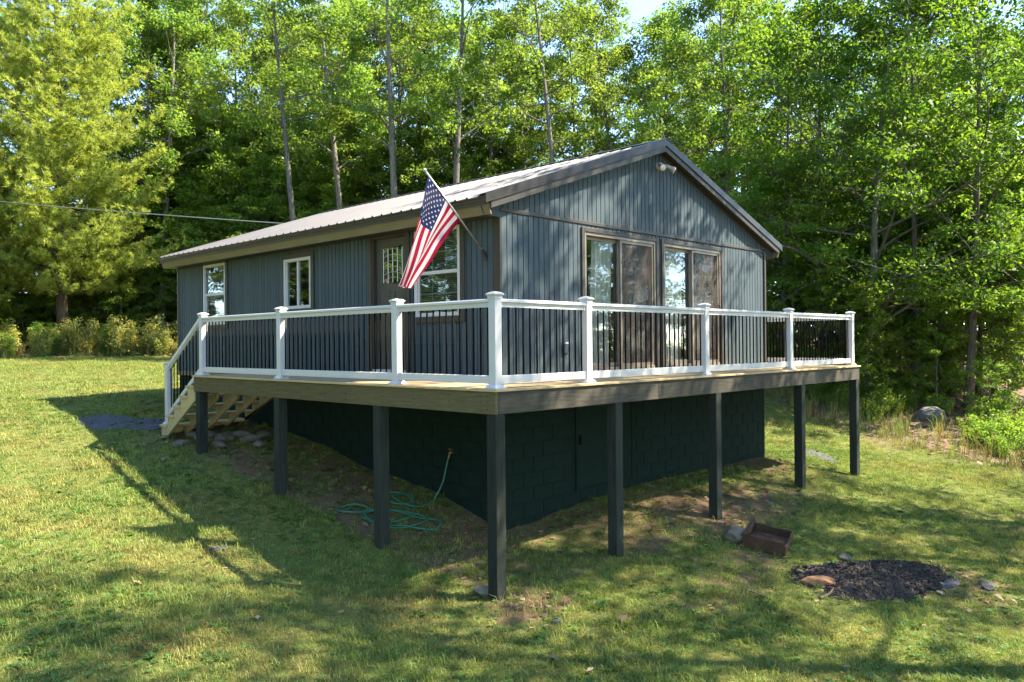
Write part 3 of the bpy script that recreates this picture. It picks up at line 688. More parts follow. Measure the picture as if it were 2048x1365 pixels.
# fastener heads on the long rim
mb = MB()
for y in list(np.arange(.12, 7.0, .61))+[.22, 2.5, 2.72, 5.8, 6.0]:
    for z in (-.075, -.145, -.215): mb.tube([(.001, y+random.uniform(-.01, .01), z), (-.0025, y, z)], .006, 6)
mb.build('bolt_heads', M_black, deck)
def sup(x, y, tilt=0):
    g = float(gz(x, y))-.25; h = .07; mb = MB()
    mb.solid([(x-h, y-h, g), (x+h, y-h, g), (x+h, y+h, g), (x-h, y+h, g), (x-h+tilt, y-h, -.266), (x+h+tilt, y-h, -.266), (x+h+tilt, y+h, -.266), (x-h+tilt, y+h, -.266)])
    o = mb.build('support_post', M_post, deck); bevel(o, .006, 2)
for y in (.072, 2.07, 4.44, 6.93): sup(.072, y)
for x in (2.14, 4.53, 7.32, 9.68): sup(x, .072)
# white railing posts
def rail_post(x, y, z0=0.0, top=.985):
    h = .051; o = bevel(MB().box(x-h, x+h, y-h, y+h, z0+.004, top).build('railing_post', M_vinyl, deck), .006, 2)
    c = MB(); P = []
    for r, z in ((.056, top-.03), (.056, top-.006), (.071, top+.012), (.071, top+.022), (.046, top+.038), (.012, top+.048)): P.append([(x-r, y-r, z), (x+r, y-r, z), (x+r, y+r, z), (x-r, y+r, z)])
    n = 0; c.v = [q for ring in P for q in ring]
    for i in range(len(P)-1):
        for k in range(4): c.f.append((i*4+k, i*4+(k+1) % 4, i*4+4+(k+1) % 4, i*4+4+k)); c.m.append(0)
    c.f.append((3, 2, 1, 0)); c.m.append(0); e = (len(P)-1)*4; c.f.append((e, e+1, e+2, e+3)); c.m.append(0)
    c.build('post_cap', M_vinyl, o)
    c = MB(); P = []
    for r, z in ((.080, z0+.002), (.080, z0+.014), (.060, z0+.040), (.054, z0+.044)): P.append([(x-r, y-r, z), (x+r, y-r, z), (x+r, y+r, z), (x-r, y+r, z)])
    c.v = [q for ring in P for q in ring]
    for i in range(len(P)-1):
        for k in range(4): c.f.append((i*4+k, i*4+(k+1) % 4, i*4+4+(k+1) % 4, i*4+4+k)); c.m.append(0)
    c.f.append((3, 2, 1, 0)); c.m.append(0); c.f.append((12, 13, 14, 15)); c.m.append(0)
    c.build('base_trim', M_vinyl, o)
    return o
E_ = .11
YS = [E_, 1.784, 4.469, 6.945]; XS = [E_, 1.646, 4.333, 7.027, 9.632]
for y in YS: rail_post(E_, y)
for x in XS[1:]: rail_post(x, E_)
rail_post(XS[-1], HY+.42)
_balm = {}
def baluster(p, z0, z1, par):
    k = round(z1-z0, 3)
    if k not in _balm: _balm[k] = MB().tube([(0, 0, 0), (0, 0, z1-z0)], .0098, 8).mesh('baluster', M_black, True)
    add('baluster', _balm[k], par, (p[0], p[1], z0))
def section(a, b):
    a = np.array(a, float); b = np.array(b, float); d = b-a; L = np.linalg.norm(d); d /= L; nrm = np.array((-d[1], d[0], 0))
    a2 = a+d*.052; b2 = b-d*.052
    mb = MB(); pr = lambda L_: [nrm*u+np.array((0, 0, v)) for u, v in L_]
    mb.prism(pr([(-.021, .868), (.021, .868), (.021, .915), (.044, .922), (.044, .945), (.034, .956), (-.034, .956), (-.044, .945), (-.044, .922), (-.021, .915)]), a2, b2)
    mb.prism(pr([(-.021, .052), (.021, .052), (.021, .132), (.012, .138), (-.012, .138), (-.021, .132)]), a2, b2)
    o = mb.build('railing_section', M_vinyl, deck)
    br = MB()
    for q, s in ((a2, 1), (b2, -1)):
        for z0, z1 in ((.860, .958), (.046, .142)): br.beam(q+np.array((0, 0, (z0+z1)/2)), q+d*s*.028+np.array((0, 0, (z0+z1)/2)), nrm*.030, np.array((0, 0, (z1-z0)/2)))
    br.build('bracket', M_vinyl, o)
    n = max(2, int(round(L/.112))-1); mg = (L-.112*(n-1))/2
    for i in range(n): baluster(a+d*(mg+.112*i), .137, .87, o)
for y0, y1 in zip(YS[:-1], YS[1:]): section((E_, y0, 0), (E_, y1, 0))
for x0, x1 in zip(XS[:-1], XS[1:]): section((x0, E_, 0), (x1, E_, 0))
section((XS[-1], E_, 0), (XS[-1], HY+.42, 0)); section((HX1+.07, HY+.42, 0), (XS[-1], HY+.42, 0)); rail_post(HX1+.08, HY+.42)
# stairs at the end, going down in +y
NS = 5; RUN = .262; RISE = .178
st = empty('stairs', (0, DL, -1.1)); st.parent = deck; st.location = Vector((0, DL, -1.1))-wloc(deck)
for i in range(NS):
    y0 = DL+.004+i*RUN; z = -RISE*(i+1)
    bevel(MB().box(-.02, HX-.05, y0, y0+.285, z-.036, z).build('tread', M_stair, st), .005)
sl = -RISE/RUN
for x in (.03, .41, .78, 1.15, 1.47):
    mb = MB(); pr = []
    top = [(DL+.001, -.05)]
    for i in range(NS):
        y0 = DL+.001+i*RUN; z = -RISE*(i+1)-.037
        top += [(y0, z), (y0+RUN, z)]
    yb = DL+NS*RUN; zb = float(gz(x, yb))-.04
    bot = [(yb, zb), (yb-.14, zb), (DL+.001, -.42)]
    poly = top+bot
    mb.v = [(x-.019, a, b) for a, b in poly]+[(x+.019, a, b) for a, b in poly]; n = len(poly)
    mb.f = [tuple(range(n)), tuple(range(2*n-1, n-1, -1))]+[(k, (k+1) % n, n+(k+1) % n, n+k) for k in range(n)]; mb.m = [0]*len(mb.f)
    mb.build('stringer', M_stair, st)
MB().box(.05, HX-.06, DL+NS*RUN-.03, DL+NS*RUN-.002, -RISE*NS-.16, -RISE*NS-.038).build('toe_board', M_stair, st)
# stair handrail
ly = 8.30; lz = float(gz(.11, ly))
pz0 = -RISE*5
o = rail_post(.11, ly, pz0, .16)
a = np.array((.11, YS[-1]+.052, .0)); b = np.array((.11, ly-.052, .0)); dz = -.80
mb = MB(); A = lambda z: a+np.array((0, 0, z)); Bq = lambda z: b+np.array((0, 0, z+dz))
for zt_, hh, ww in ((.925, .036, .040), (.895, .04, .021), (.11, .04, .021)): mb.beam(A(zt_), Bq(zt_), np.array((ww, 0, 0)), np.array((0, 0, hh)))
so_ = mb.build('stair_railing', M_vinyl, deck)
n = 10
for i in range(n):
    t = (i+.6)/n; q = a+(b-a)*t; z = dz*t
    baluster(q, .14+z, .87+z, so_)

# ------------------------------------------------------------------ flag on its pole
B_ = np.array((HX-.02, 1.73, 1.65)); T_ = np.array((.44, 1.62, 2.585)); u_ = (T_-B_)/np.linalg.norm(T_-B_)
flag = empty('flag', tuple(B_), 'American flag hanging from an angled pole on the corner of the cabin', 'flag')
pl = MB().tube([B_+u_*.05, T_], .0125, 10).build('pole', M_steel, flag, True)
MB().tube([T_-u_*.002, T_+u_*.015, T_+u_*.035, T_+u_*.05], [.014, .022, .020, .004], 10).build('finial', M_steel, pl, True)
mb = MB(); mb.box(HX-.026, HX-.017, 1.70, 1.76, 1.575, 1.70); mb.tube([B_+np.array((.0, 0, -.03)), B_+u_*.11], .019, 10); mb.build('bracket', M_bronze, flag)
FH, FL = .77, 1.46
def cloth(s, t):
    """s along the fly 0..1, t along the hoist 0 (tip) .. 1"""
    h = T_-u_*(.05+FH*t)
    e_top = np.array((.015, 1.60, 1.17)); e_bot = np.array((.20, 1.66, 1.15))
    if t < .5: pass
    top = (T_-u_*.05)*(1-s)+e_top*s+np.array((.015, 0, .02))*math.sin(math.pi*s)
    h1 = T_-u_*(.05+FH)
    m = np.array((.60, 1.66, 1.66))
    bot = h1*(1-s)**2+2*m*s*(1-s)+e_bot*s*s
    p = top*(1-t)+bot*t
    amp = .060*s**.8*(1-.25*s)
    p = p+np.array((.25, -1, 0))*amp*math.sin(2*math.pi*(1.9*t+.35*s)+.6)+np.array((0, -1, 0))*.02*s*math.sin(9*s+3*t)
    # gathered corner of the lower fly turned behind
    k = max(0, t-.80)/.20*min(1, max(0, s-.45)/.3)
    p = p+np.array((.13, .07, .06))*k*math.sin(math.pi*min(1, (s-.3)/.7)) if k > 0 else p
    return p
NS_, NT_ = 52, 52
V = np.array([[cloth(i/NS_, j/NT_) for j in range(NT_+1)] for i in range(NS_+1)])
mb = MB(); mb.v = [tuple(q) for q in V.reshape(-1, 3)]
for i in range(NS_):
    for j in range(NT_):
        k = i*(NT_+1)+j; mb.f.append((k, k+1, k+NT_+2, k+NT_+1))
        stripe = int(j//4); mb.m.append(2 if (j < 28 and (i+.5)/NS_ < .40) else (0 if stripe % 2 == 0 else 1))
cl = add('cloth', mb.mesh('cloth', [M_red, M_white, M_navy], smooth=True, fix=False), flag)
mb = MB()
for r in range(9):
    nn = 6 if r % 2 == 0 else 5
    for c in range(nn):
        s = .40*((c+.5)/6+(1/12 if r % 2 else 0)); t = (7/13)*(r+1)/10
        e = 1e-3; p0 = cloth(s, t); ds = (cloth(s+e, t)-p0)/e/FL; dt = (cloth(s, t+e)-p0)/e/FH; nn_ = np.cross(ds, dt); nn_ /= np.linalg.norm(nn_)
        for sg in (1, -1):
            n0 = len(mb.v); R = .020
            mb.v.append(tuple(p0+nn_*sg*.003))
            for k in range(10):
                th = math.pi/2+k*math.pi/5; rr = R if k % 2 == 0 else R*.40
                mb.v.append(tuple(p0+ds*rr*math.sin(th-math.pi/2)-dt*rr*math.cos(th-math.pi/2)+nn_*sg*.003))
            for k in range(10): mb.f.append((n0, n0+1+k, n0+1+(k+1) % 10)); mb.m.append(0)
add('stars', mb.mesh('stars', M_white, fix=False), cl)

# ------------------------------------------------------------------ overhead wire
A = np.array((4.6, HY1+.08, 3.40)); d = ray(0, 386); Bw = CAM+d*30.0; far = A+(Bw-A)*1.9
far[2] = Bw[2]+(Bw[2]-A[2])*.75
pts = [A+(far-A)*t-np.array((0, 0, 1))*1.0*4*t*(1-t)*.10 for t in np.linspace(0, 1, 40)]
wr = tag(MB().tube(pts, .012, 6).build('overhead_wire', M_steel, None, True), 'thin overhead service wire running from the cabin roof across the lawn', 'wire')
MB().tube([A+np.array((0, -.08, -.35)), A+np.array((0, -.06, .05))], .03, 8).build('mast', M_steel, wr)

# ------------------------------------------------------------------ hose and faucet
fc = empty('faucet', (HX, 2.45, -1.03), 'small brass garden faucet on the dark green foundation wall', 'faucet')
MB().tube([(HX+.03, 2.45, -1.03), (HX-.08, 2.45, -1.03)], .014, 8).tube([(HX-.06, 2.45, -1.03), (HX-.075, 2.45, -1.07), (HX-.085, 2.45, -1.11)], .013, 8).build('spout', M_brass, fc, True)
MB().tube([(HX-.05, 2.45, -1.02), (HX-.05, 2.45, -.985)], .006, 6).tube([(HX-.05, 2.45, -.985), (HX-.05, 2.45, -.975)], .028, 10).build('tap_handle', M_brass, fc, True)
path = [np.array((HX-.085, 2.45, -1.10)), np.array((HX-.11, 2.47, -1.22)), np.array((HX-.16, 2.50, -1.45)), np.array((HX-.26, 2.56, -1.66))]
q = hit(868, 1005); path.append(q+np.array((0, 0, .03)))
def gp(px, py, dz=.02): q = hit(px, py); return np.array((q[0], q[1], float(gz(q[0], q[1]))+dz))
lp = [(845, 1016), (815, 1015), (790, 1004), (788, 994), (815, 992), (826, 1002), (818, 1010), (790, 1012), (765, 1004), (760, 995), (785, 990), (815, 996), (828, 1015), (826, 1035), (805, 1047), (770, 1050), (738, 1044), (730, 1034), (745, 1026), (775, 1025), (815, 1032), (845, 1036), (852, 1046), (835, 1056), (800, 1060), (760, 1056), (732, 1046), (724, 1036), (740, 1024), (710, 1016), (685, 1018), (676, 1026), (690, 1031), (720, 1028), (748, 1026), (790, 1030), (840, 1040), (872, 1045), (881, 1055), (868, 1063), (845, 1064), (810, 1060), (775, 1055)]
for i, (a_, b_) in enumerate(lp): path.append(gp(a_, b_, .022+.012*(i % 3)))
def spline(P, k=7):
    P = np.array(P); out = []
    for i in range(len(P)-1):
        p0, p1, p2, p3 = P[max(i-1, 0)], P[i], P[i+1], P[min(i+2, len(P)-1)]
        for t in np.linspace(0, 1, k, endpoint=False): out.append(.5*((2*p1)+(-p0+p2)*t+(2*p0-5*p1+4*p2-p3)*t*t+(-p0+3*p1-3*p2+p3)*t**3))
    out.append(P[-1]); return np.array(out)
hp = spline(path); hp[40:, 2] = np.maximum(hp[40:, 2], gz(hp[40:, 0], hp[40:, 1])+.012)
tag(MB().tube(hp, .011, 8).build('garden_hose', M_hose, None, True), 'green garden hose lying in loops under the deck, joined to the faucet', 'hose')

# ------------------------------------------------------------------ stones, slabs, box, mulch, wood
def rock_mesh(name, sx, sy, sz, mat, seed, rough=.18, sub=3, flat=False):
    import bmesh
    rg = np.random.default_rng(seed); bm = bmesh.new(); bmesh.ops.create_icosphere(bm, subdivisions=sub, radius=1.0)
    planes = [(np.array(v)/np.linalg.norm(v), rg.uniform(.62, .95)) for v in rg.normal(size=(11, 3))]
    for v in bm.verts:
        c = np.array(v.co)
        for n_, k in planes:
            dd = c@n_-k
            if dd > 0: c = c-n_*dd*.9
        if flat: c[2] = np.clip(c[2], -.6, .45)
        c = c*(1+rough*.3*(math.sin(c[0]*5+seed)*math.cos(c[1]*6-seed)+.5*math.sin(c[2]*9+c[0]*7)))
        v.co = (c[0]*sx, c[1]*sy, c[2]*sz)
    me = bpy.data.meshes.new(name); bm.to_mesh(me); bm.free(); me.materials.append(mat)
    me.polygons.foreach_set('use_smooth', [False]*len(me.polygons)); return me
def rock(px, py, sx, sy, sz, mat, seed, label, name='stone', cat='stone', group=None, lift=.25, flat=False, rz=None, sub=3):
    q = hit(px, py); o = add(name, rock_mesh(name, sx, sy, sz, mat, seed, flat=flat, sub=sub), None, (q[0], q[1], float(gz(q[0], q[1]))+sz*lift))
    o.rotation_euler = (random.uniform(-.08, .08), random.uniform(-.08, .08), random.uniform(0, 6) if rz is None else rz)
    if flat and sz < .1:
        e = .2; nx = -(float(gz(q[0]+e, q[1]))-float(gz(q[0]-e, q[1])))/(2*e); ny = -(float(gz(q[0], q[1]+e))-float(gz(q[0], q[1]-e)))/(2*e)
        o.rotation_euler = (Vector((nx, ny, 1)).to_track_quat('Z', 'Y').to_matrix() @ Matrix.Rotation(rz or 0, 3, 'Z')).to_euler()
    return tag(o, label, cat, group)
SG = 'rough field stones under the stairs'
for i, (a_, b_, s_) in enumerate(((388, 874, .17), (362, 890, .14), (418, 876, .22), (452, 880, .24), (478, 874, .20), (500, 882, .19), (528, 876, .22), (440, 892, .15), (520, 890, .16), (330, 878, .10))):
    rock(a_, b_, s_*1.3, s_*.8, s_*.45, M_stone, 20+i, 'rough tan field stone in the row under the stairs', group=SG, lift=.35)
rock(214, 846, .66, .46, .06, M_slab, 41, 'dark slate paving slab leading to the stairs, the one farther from them', 'paving_slab', 'slab', lift=.02, flat=True, rz=math.radians(-48))
rock(292, 849, .52, .48, .06, M_slab, 42, 'dark slate paving slab lying right before the foot of the stairs', 'paving_slab', 'slab', lift=.02, flat=True, rz=math.radians(-48))
rock(1632, 912, .85, .40, .07, M_slab, 43, 'low flat stone lying in the grass beside the deck corner posts', 'flat_stone', 'stone', lift=.1, flat=True, rz=math.radians(20))
rock(1862, 846, .68, .46, .46, M_lime, 44, 'grey flat-topped boulder among the tall grass at the edge of the woods', 'boulder', 'boulder', lift=.38, flat=True, rz=.5)
rock(1470, 1083, .20, .15, .14, M_stone, 45, 'tan lump of stone leaning against the rusty box', lift=.45)
rock(1900, 1170, .28, .10, .03, M_slab, 46, 'thin grey stone shard in the grass beyond the mulch', lift=.3, flat=True, rz=.1)
rock(1975, 1172, .20, .09, .03, M_slab, 47, 'thin grey stone shard in the grass farthest from the mulch', lift=.3, flat=True, rz=.4)
rock(970, 1186, .13, .10, .07, M_stone, 48, 'small grey stone at the foot of the corner post', lift=.3)
rock(438, 1098, .12, .09, .02, M_slab, 49, 'small flat grey stone sunk in the lawn', lift=.4, flat=True)
rock(1690, 1118, .12, .08, .05, M_stone, 50, 'small stone at the upper rim of the mulch bed', lift=.3)
rock(1115, 1246, .06, .045, .03, M_stone, 51, 'pale pebble on the bare ground before the corner post', lift=.3, sub=2)
# rusty open box, tilted
q = hit(1537, 1092); bx_ = empty('rusty_box', (q[0], q[1], float(gz(q[0], q[1]))), 'rusty open iron box tilted in the dirt near the deck', 'box')
R_ = Matrix.Rotation(math.radians(18), 4, 'Z') @ Matrix.Rotation(math.radians(9), 4, 'X') @ Matrix.Rotation(math.radians(-5), 4, 'Y')
def bpart(nm, *b):
    mb = MB().box(*b); mb.v = [tuple(R_ @ Vector(v)+Vector((0, 0, .095))) for v in mb.v]; me = mb.mesh(nm, M_rust); o = bpy.data.objects.new(nm, me); COL.objects.link(o); o.parent = bx_; bevel(o, .004)
bpart('side_panel', -.36, .36, .25, .275, -.06, .11); bpart('side_panel', -.36, .36, -.275, -.25, -.06, .07); bpart('end_panel', -.36, -.335, -.248, .248, -.06, .11); bpart('end_panel', .335, .36, -.248, .248, -.06, .06)
bpart('bottom_plate', -.333, .333, -.248, .248, -.06, -.04); bpart('rim_strip', -.38, .38, .276, .296, .08, .115)
# mulch bed
mc = np.array([4.3, -2.25]); ang = math.radians(-20)
mul = empty('mulch_bed', (mc[0], mc[1], float(gz(*mc))), 'low mound of dark shredded mulch on the lawn', 'mulch')
nr, na = 16, 64; mb = MB(); mv = []
ca, sa = math.cos(ang), math.sin(ang)
def mulz(r): return .17*max(0, 1-r**2.6)
def mulp(r, th):
    k = 1+.10*math.sin(3*th+1)+.06*math.sin(7*th)+.04*math.sin(12*th+2)
    ex = 1.15; ey = .50; pw_ = 2.6
    c_, s_ = math.cos(th), math.sin(th); rr = (abs(c_)**pw_+abs(s_)**pw_)**(-1/pw_)*k*r
    x, y = ex*rr*c_, ey*rr*s_; X_, Y_ = mc[0]+x*ca-y*sa, mc[1]+x*sa+y*ca
    return X_, Y_, float(gz(X_, Y_))-.03+mulz(r)+.035*(float(vnoise(np.array(X_), np.array(Y_), 7, 8))-.5)
for i in range(nr+1):
    for k in range(na): mb.v.append(mulp(max(i/nr, .001), 2*math.pi*k/na))
for i in range(nr):
    for k in range(na): mb.f.append((i*na+k, (i+1)*na+k, (i+1)*na+(k+1) % na, i*na+(k+1) % na)); mb.m.append(0)
mb.build('mound', M_mulch, mul, True)
ch = []
for _ in range(5200):
    r = math.sqrt(random.random())*(1.06 if random.random() < .93 else 1.5); P0 = np.array(mulp(r, random.uniform(0, 6.283))); P0[2] = max(P0[2], float(gz(P0[0], P0[1])))+random.uniform(.0, .02)
    d = RNG.normal(size=3); d[2] *= .35; d /= np.linalg.norm(d); s_ = np.cross(d, RNG.normal(size=3)); s_ /= np.linalg.norm(s_); l = random.uniform(.02, .065); w_ = random.uniform(.004, .012)
    ch.append([P0-d*l/2-s_*w_, P0+d*l/2-s_*w_*.6, P0+d*l/2+s_*w_*.6, P0-d*l/2+s_*w_])
tag(add('chips', np_mesh('chips', np.array(ch), 4, M_chip), mul), kind='stuff')
# split wood by the mulch, sticks, fallen log
rock(1640, 1170, .24, .085, .075, M_split, 63, 'reddish split piece of firewood beside the mulch mound', 'split_log', 'firewood', lift=.55, rz=math.radians(-35))
def stick(pix, r, label):
    P = [gp(a_, b_, r*.8) for a_, b_ in pix]; tag(MB().tube(spline(P, 4), np.linspace(r, r*.55, (len(P)-1)*4+1), 6).build('stick', M_log, None, True), label, 'stick')
stick([(1490, 1180), (1520, 1192), (1545, 1202)], .012, 'pale thin stick in the grass below the split firewood')
stick([(1640, 1200), (1660, 1190), (1672, 1172)], .02, 'short stub of branch leaning by the split firewood')
stick([(1016, 1052), (1035, 1054), (1055, 1056)], .008, 'thin twig on the ground behind the corner post')
LP_ = [gp(1722, 752, .25), gp(1800, 770, .25), gp(1860, 782, .22), gp(1910, 800, .15)]
lg = tag(MB().tube(spline(LP_, 4), np.linspace(.30, .19, 13), 12).build('fallen_log', M_log, None, True), 'long mossy fallen log lying in the woods behind the boulder', 'log')

# ------------------------------------------------------------------ trees
def unit(v): return v/(np.linalg.norm(v, axis=-1, keepdims=True)+1e-9)
def leaves(name, C, Rr, n, size, mat, rg, flat=.65, up=.75, aspect=.55, weights=None, tone=None):
    """n leaf faces (folded diamonds) scattered through clumps with centres C and radii Rr"""
    k = rg.choice(len(C), n, p=weights); d = rg.normal(size=(n, 3)); d = unit(d)*(rg.random((n, 1))**.45)
    P = C[k]+d*Rr[k][:, None]*np.array((1, 1, flat))
    nr = unit(np.array((0, 0, 1.0))*up+rg.normal(size=(n, 3))*.55+d*.35)
    ax = unit(np.cross(nr, rg.normal(size=(n, 3)))); ax = unit(ax-np.array((0, 0, .35))); sd_ = unit(np.cross(nr, ax))
    L = size*rg.uniform(.65, 1.3, (n, 1)); W = L*aspect
    V = np.stack([P-ax*L*.5, P+sd_*W*.5+nr*L*.10-ax*L*.05, P+ax*L*.5, P-sd_*W*.5+nr*L*.10-ax*L*.05], 1)
    t = np.clip(rg.normal(.45, .22, n)+(rg.random(len(C))[k]-.5)*.5, 0, 1) if tone is None else tone[k]
    return np_mesh(name, V, 4, mat, t)

def broadleaf(seed, H, r0, base, crad, nlimb, nleaf, lsize, mat, lean=.04, sub=6, flat=.6, clump=.55, fork=False, droop=0.0):
    rg = np.random.default_rng(seed); mb = MB(); n = 12
    t = np.linspace(0, 1, n); ph = rg.uniform(0, 6.28, 2)
    tr = np.stack([lean*H*t*math.cos(ph[0])+.12*np.sin(t*4+ph[1])*t, lean*H*t*math.sin(ph[0])+.12*np.cos(t*5+ph[0])*t, H*.96*t], 1)
    rad = r0*(1-t*.86)*(1+.45*np.exp(-t*26)); tr[0, 2] = -.4
    mb.tube(tr, rad, 9)
    C = []; Rr = []; az = rg.uniform(0, 6.28)
    for i in range(nlimb):
        f = base+(.98-base)*((i+rg.uniform(.1, .9))/nlimb); k = f*(n-1); a = tr[int(k)]+(tr[min(int(k)+1, n-1)]-tr[int(k)])*(k-int(k))
        az += 2.4+rg.uniform(-.5, .5); q = (f-base)/(1-base)
        L = crad*(.45+.75*math.sin(math.pi*min(1, .18+.80*q)**.9))*rg.uniform(.65, 1.2)
        el = math.radians(rg.uniform(5, 32)+45*q**2); d = np.array((math.cos(az)*math.cos(el), math.sin(az)*math.cos(el), math.sin(el)))
        m = 6; s = np.linspace(0, 1, m)[:, None]; wob = rg.normal(size=3)*.12*L
        lp_ = a+d*L*s+np.array((0, 0, 1))*(.10*L*s**2-droop*L*s**2)+wob*np.sin(s*3.1)*.6
        lr = max(.018, rad[int(k)]*.42)*(1-.82*s[:, 0]); mb.tube(lp_, lr, 6, cap=False)
        C.append(lp_[-1]); Rr.append(clump*rg.uniform(.7, 1.1))
        for j in range(sub):
            u = rg.uniform(.25, 1); b = lp_[0]+(lp_[-1]-lp_[0])*u; kk = u*(m-1); b = lp_[int(min(kk, m-2))]*(1-(kk-int(min(kk, m-2))))+lp_[int(min(kk, m-2))+1]*(kk-int(min(kk, m-2)))
            dd = unit(d*.6+rg.normal(size=3)*np.array((.7, .7, .38))+np.array((0, 0, .12-droop*.5))); LL = L*rg.uniform(.22, .48)+.25
            e = b+dd*LL; mb.tube([b, (b+e)/2+rg.normal(size=3)*.05*LL, e], [max(.008, lr[0]*.30), .010, .005], 4, cap=False)
            for v in (.55, 1.0): C.append(b+dd*LL*v+rg.normal(size=3)*.12); Rr.append(clump*rg.uniform(.55, 1.15))
    C.append(tr[-1]); Rr.append(clump); C = np.array(C); Rr = np.array(Rr)
    w_ = Rr**2; w_ /= w_.sum()
    tm = mb.mesh('trunk', M_bark, True, fix=False)
    cm = leaves('crown', C, Rr, nleaf, lsize, mat, rg, flat, weights=w_)
    return tm, cm

def pine(seed, H, r0, crad, ntuft):
    rg = np.random.default_rng(seed); mb = MB(); t = np.linspace(0, 1, 12); tr = np.stack([.1*np.sin(t*3), .1*np.cos(t*4)-.1, H*t-.4*(t == 0)], 1); rad = r0*(1-.93*t)
    mb.tube(tr, rad, 9); P = []; D = []
    nw = int(H*1.55)
    for i in range(nw):
        f = .12+.87*(i+.3*rg.random())/nw; z = H*f; q = 1-f; prof = crad*min(1.0, q*1.12)**.95*(.72 if f < .16 else 1)*rg.uniform(.78, 1.12)
        nbr = rg.integers(5, 8); a0 = rg.uniform(0, 6.28)
        for b in range(nbr):
            az = a0+6.283*b/nbr+rg.uniform(-.25, .25); L = prof*rg.uniform(.70, 1.12)+.3; s = np.linspace(0, 1, 6)
            tilt = rg.uniform(-.10, .18)+.55*f
            h = L*(tilt*s+.20*s**2.2)-.10*L*np.sin(s*3.14)
            lp_ = np.stack([math.cos(az)*L*s, math.sin(az)*L*s, z+h], 1); mb.tube(lp_, max(.012, r0*.16*(1-f*.5))*(1-.85*s), 5, cap=False)
            nt_ = max(4, int(L*5.2))
            for k in range(nt_):
                u = .22+.78*(k+rg.random())/nt_; x = np.array([np.interp(u, s, lp_[:, c]) for c in range(3)]); side = 1 if k % 2 else -1
                dv = np.array((math.cos(az+side*rg.uniform(.5, 1.2)), math.sin(az+side*rg.uniform(.5, 1.2)), rg.uniform(.05, .5))); ll = (1.05-u)*L*.42*rg.uniform(.5, 1.1)+.12
                m = max(1, int(ll/.16))
                for v in range(m): P.append(x+dv*ll*(v+1)/m+rg.normal(size=3)*.05); D.append(dv+np.array((0, 0, .35)))
            P.append(lp_[-1]); D.append(np.array((math.cos(az), math.sin(az), .6)))
    P = np.array(P); D = unit(np.array(D)); k = rg.choice(len(P), ntuft)
    nn = 12; B = np.repeat(P[k]+rg.normal(size=(ntuft, 3))*.06, nn, 0); dr = unit(np.repeat(D[k], nn, 0)*.75+rg.normal(size=(ntuft*nn, 3))*.62); L = rg.uniform(.15, .30, (ntuft*nn, 1)); sd_ = unit(np.cross(dr, rg.normal(size=(ntuft*nn, 3))))*.018
    V = np.stack([B-sd_, B+sd_, B+dr*L], 1)
    tone = np.repeat(np.clip(rg.normal(.5, .25, ntuft), 0, 1), nn)
    return mb.mesh('trunk', M_bark2, True, fix=False), np_mesh('crown', V, 3, M_needle, tone)

def shrub(seed, H, spread, nst, nleaf, lsize, mat):
    rg = np.random.default_rng(seed); mb = MB(); C = []; Rr = []
    for i in range(nst):
        az = rg.uniform(0, 6.28); L = H*rg.uniform(.55, 1.05); out = spread*rg.uniform(.15, 1); s = np.linspace(0, 1, 5)[:, None]
        b = np.array((math.cos(az), math.sin(az), 0))*out*.35+np.array((0, 0, -.05)); lp_ = b+np.array((math.cos(az)*out*.7, math.sin(az)*out*.7, 0))*s**1.4+np.array((0, 0, L))*s
        mb.tube(lp_, .012*(1-.7*s[:, 0]), 4, cap=False)
        for v in (.25, .45, .65, .82, 1.0): C.append(b+np.array((math.cos(az)*out*.7, math.sin(az)*out*.7, 0))*v**1.4+np.array((0, 0, L))*v+rg.normal(size=3)*.08); Rr.append(.24*(1.15-.35*v)*(.6+.5*H/1.5))
    C = np.array(C); Rr = np.array(Rr)
    return mb.mesh('stems', M_bark, True, fix=False), leaves('foliage', C, Rr, nleaf, lsize, mat, rg, .9, .5)

PROT = [broadleaf(101, 18, .24, .22, 3.7, 26, 23000, .165, M_leafA), broadleaf(102, 18, .20, .30, 3.2, 24, 20000, .165, M_leafC, .07),
        broadleaf(103, 18, .27, .16, 4.3, 28, 27000, .165, M_leafA, .03), broadleaf(104, 18, .17, .38, 2.7, 20, 19000, .160, M_leafC, .10, clump=.5),
        broadleaf(105, 13, .16, .15, 4.4, 30, 20000, .150, M_leafB, .05, 7, .38, .62, droop=.10), broadleaf(106, 13, .13, .18, 3.6, 26, 15500, .150, M_leafB, .06, 6, .42, .58, droop=.06),
        broadleaf(107, 18, .22, .50, 3.9, 20, 9000, .17, M_leafB, .05, 6, .5, .62),
        broadleaf(108, 18, .20, .46, 2.7, 18, 9500, .165, M_leafA, .05, 5, .6, .5), broadleaf(109, 18, .17, .50, 2.5, 16, 8500, .165, M_leafC, .12, 5, .6, .5)]
SMALL = [broadleaf(201, 5.5, .05, .12, 1.5, 16, 6500, .135, M_leafU, .06, 4, .45, .34), broadleaf(202, 4.0, .04, .10, 1.3, 14, 5000, .13, M_leafU, .08, 4, .5, .32), broadleaf(203, 7.5, .07, .16, 1.9, 18, 9000, .14, M_leafU, .06, 5, .45, .40)]
PINES = [pine(301, 26, .27, 5.6, 26000)]
SHR = [shrub(401, 1.5, .8, 12, 2200, .095, M_leafS), shrub(402, 1.0, .7, 12, 1700, .085, M_leafS), shrub(403, 1.8, .7, 10, 2200, .11, M_leafU), shrub(404, .7, .6, 14, 1500, .075, M_leafS), shrub(405, .9, .7, 14, 1700, .085, M_leafU)]

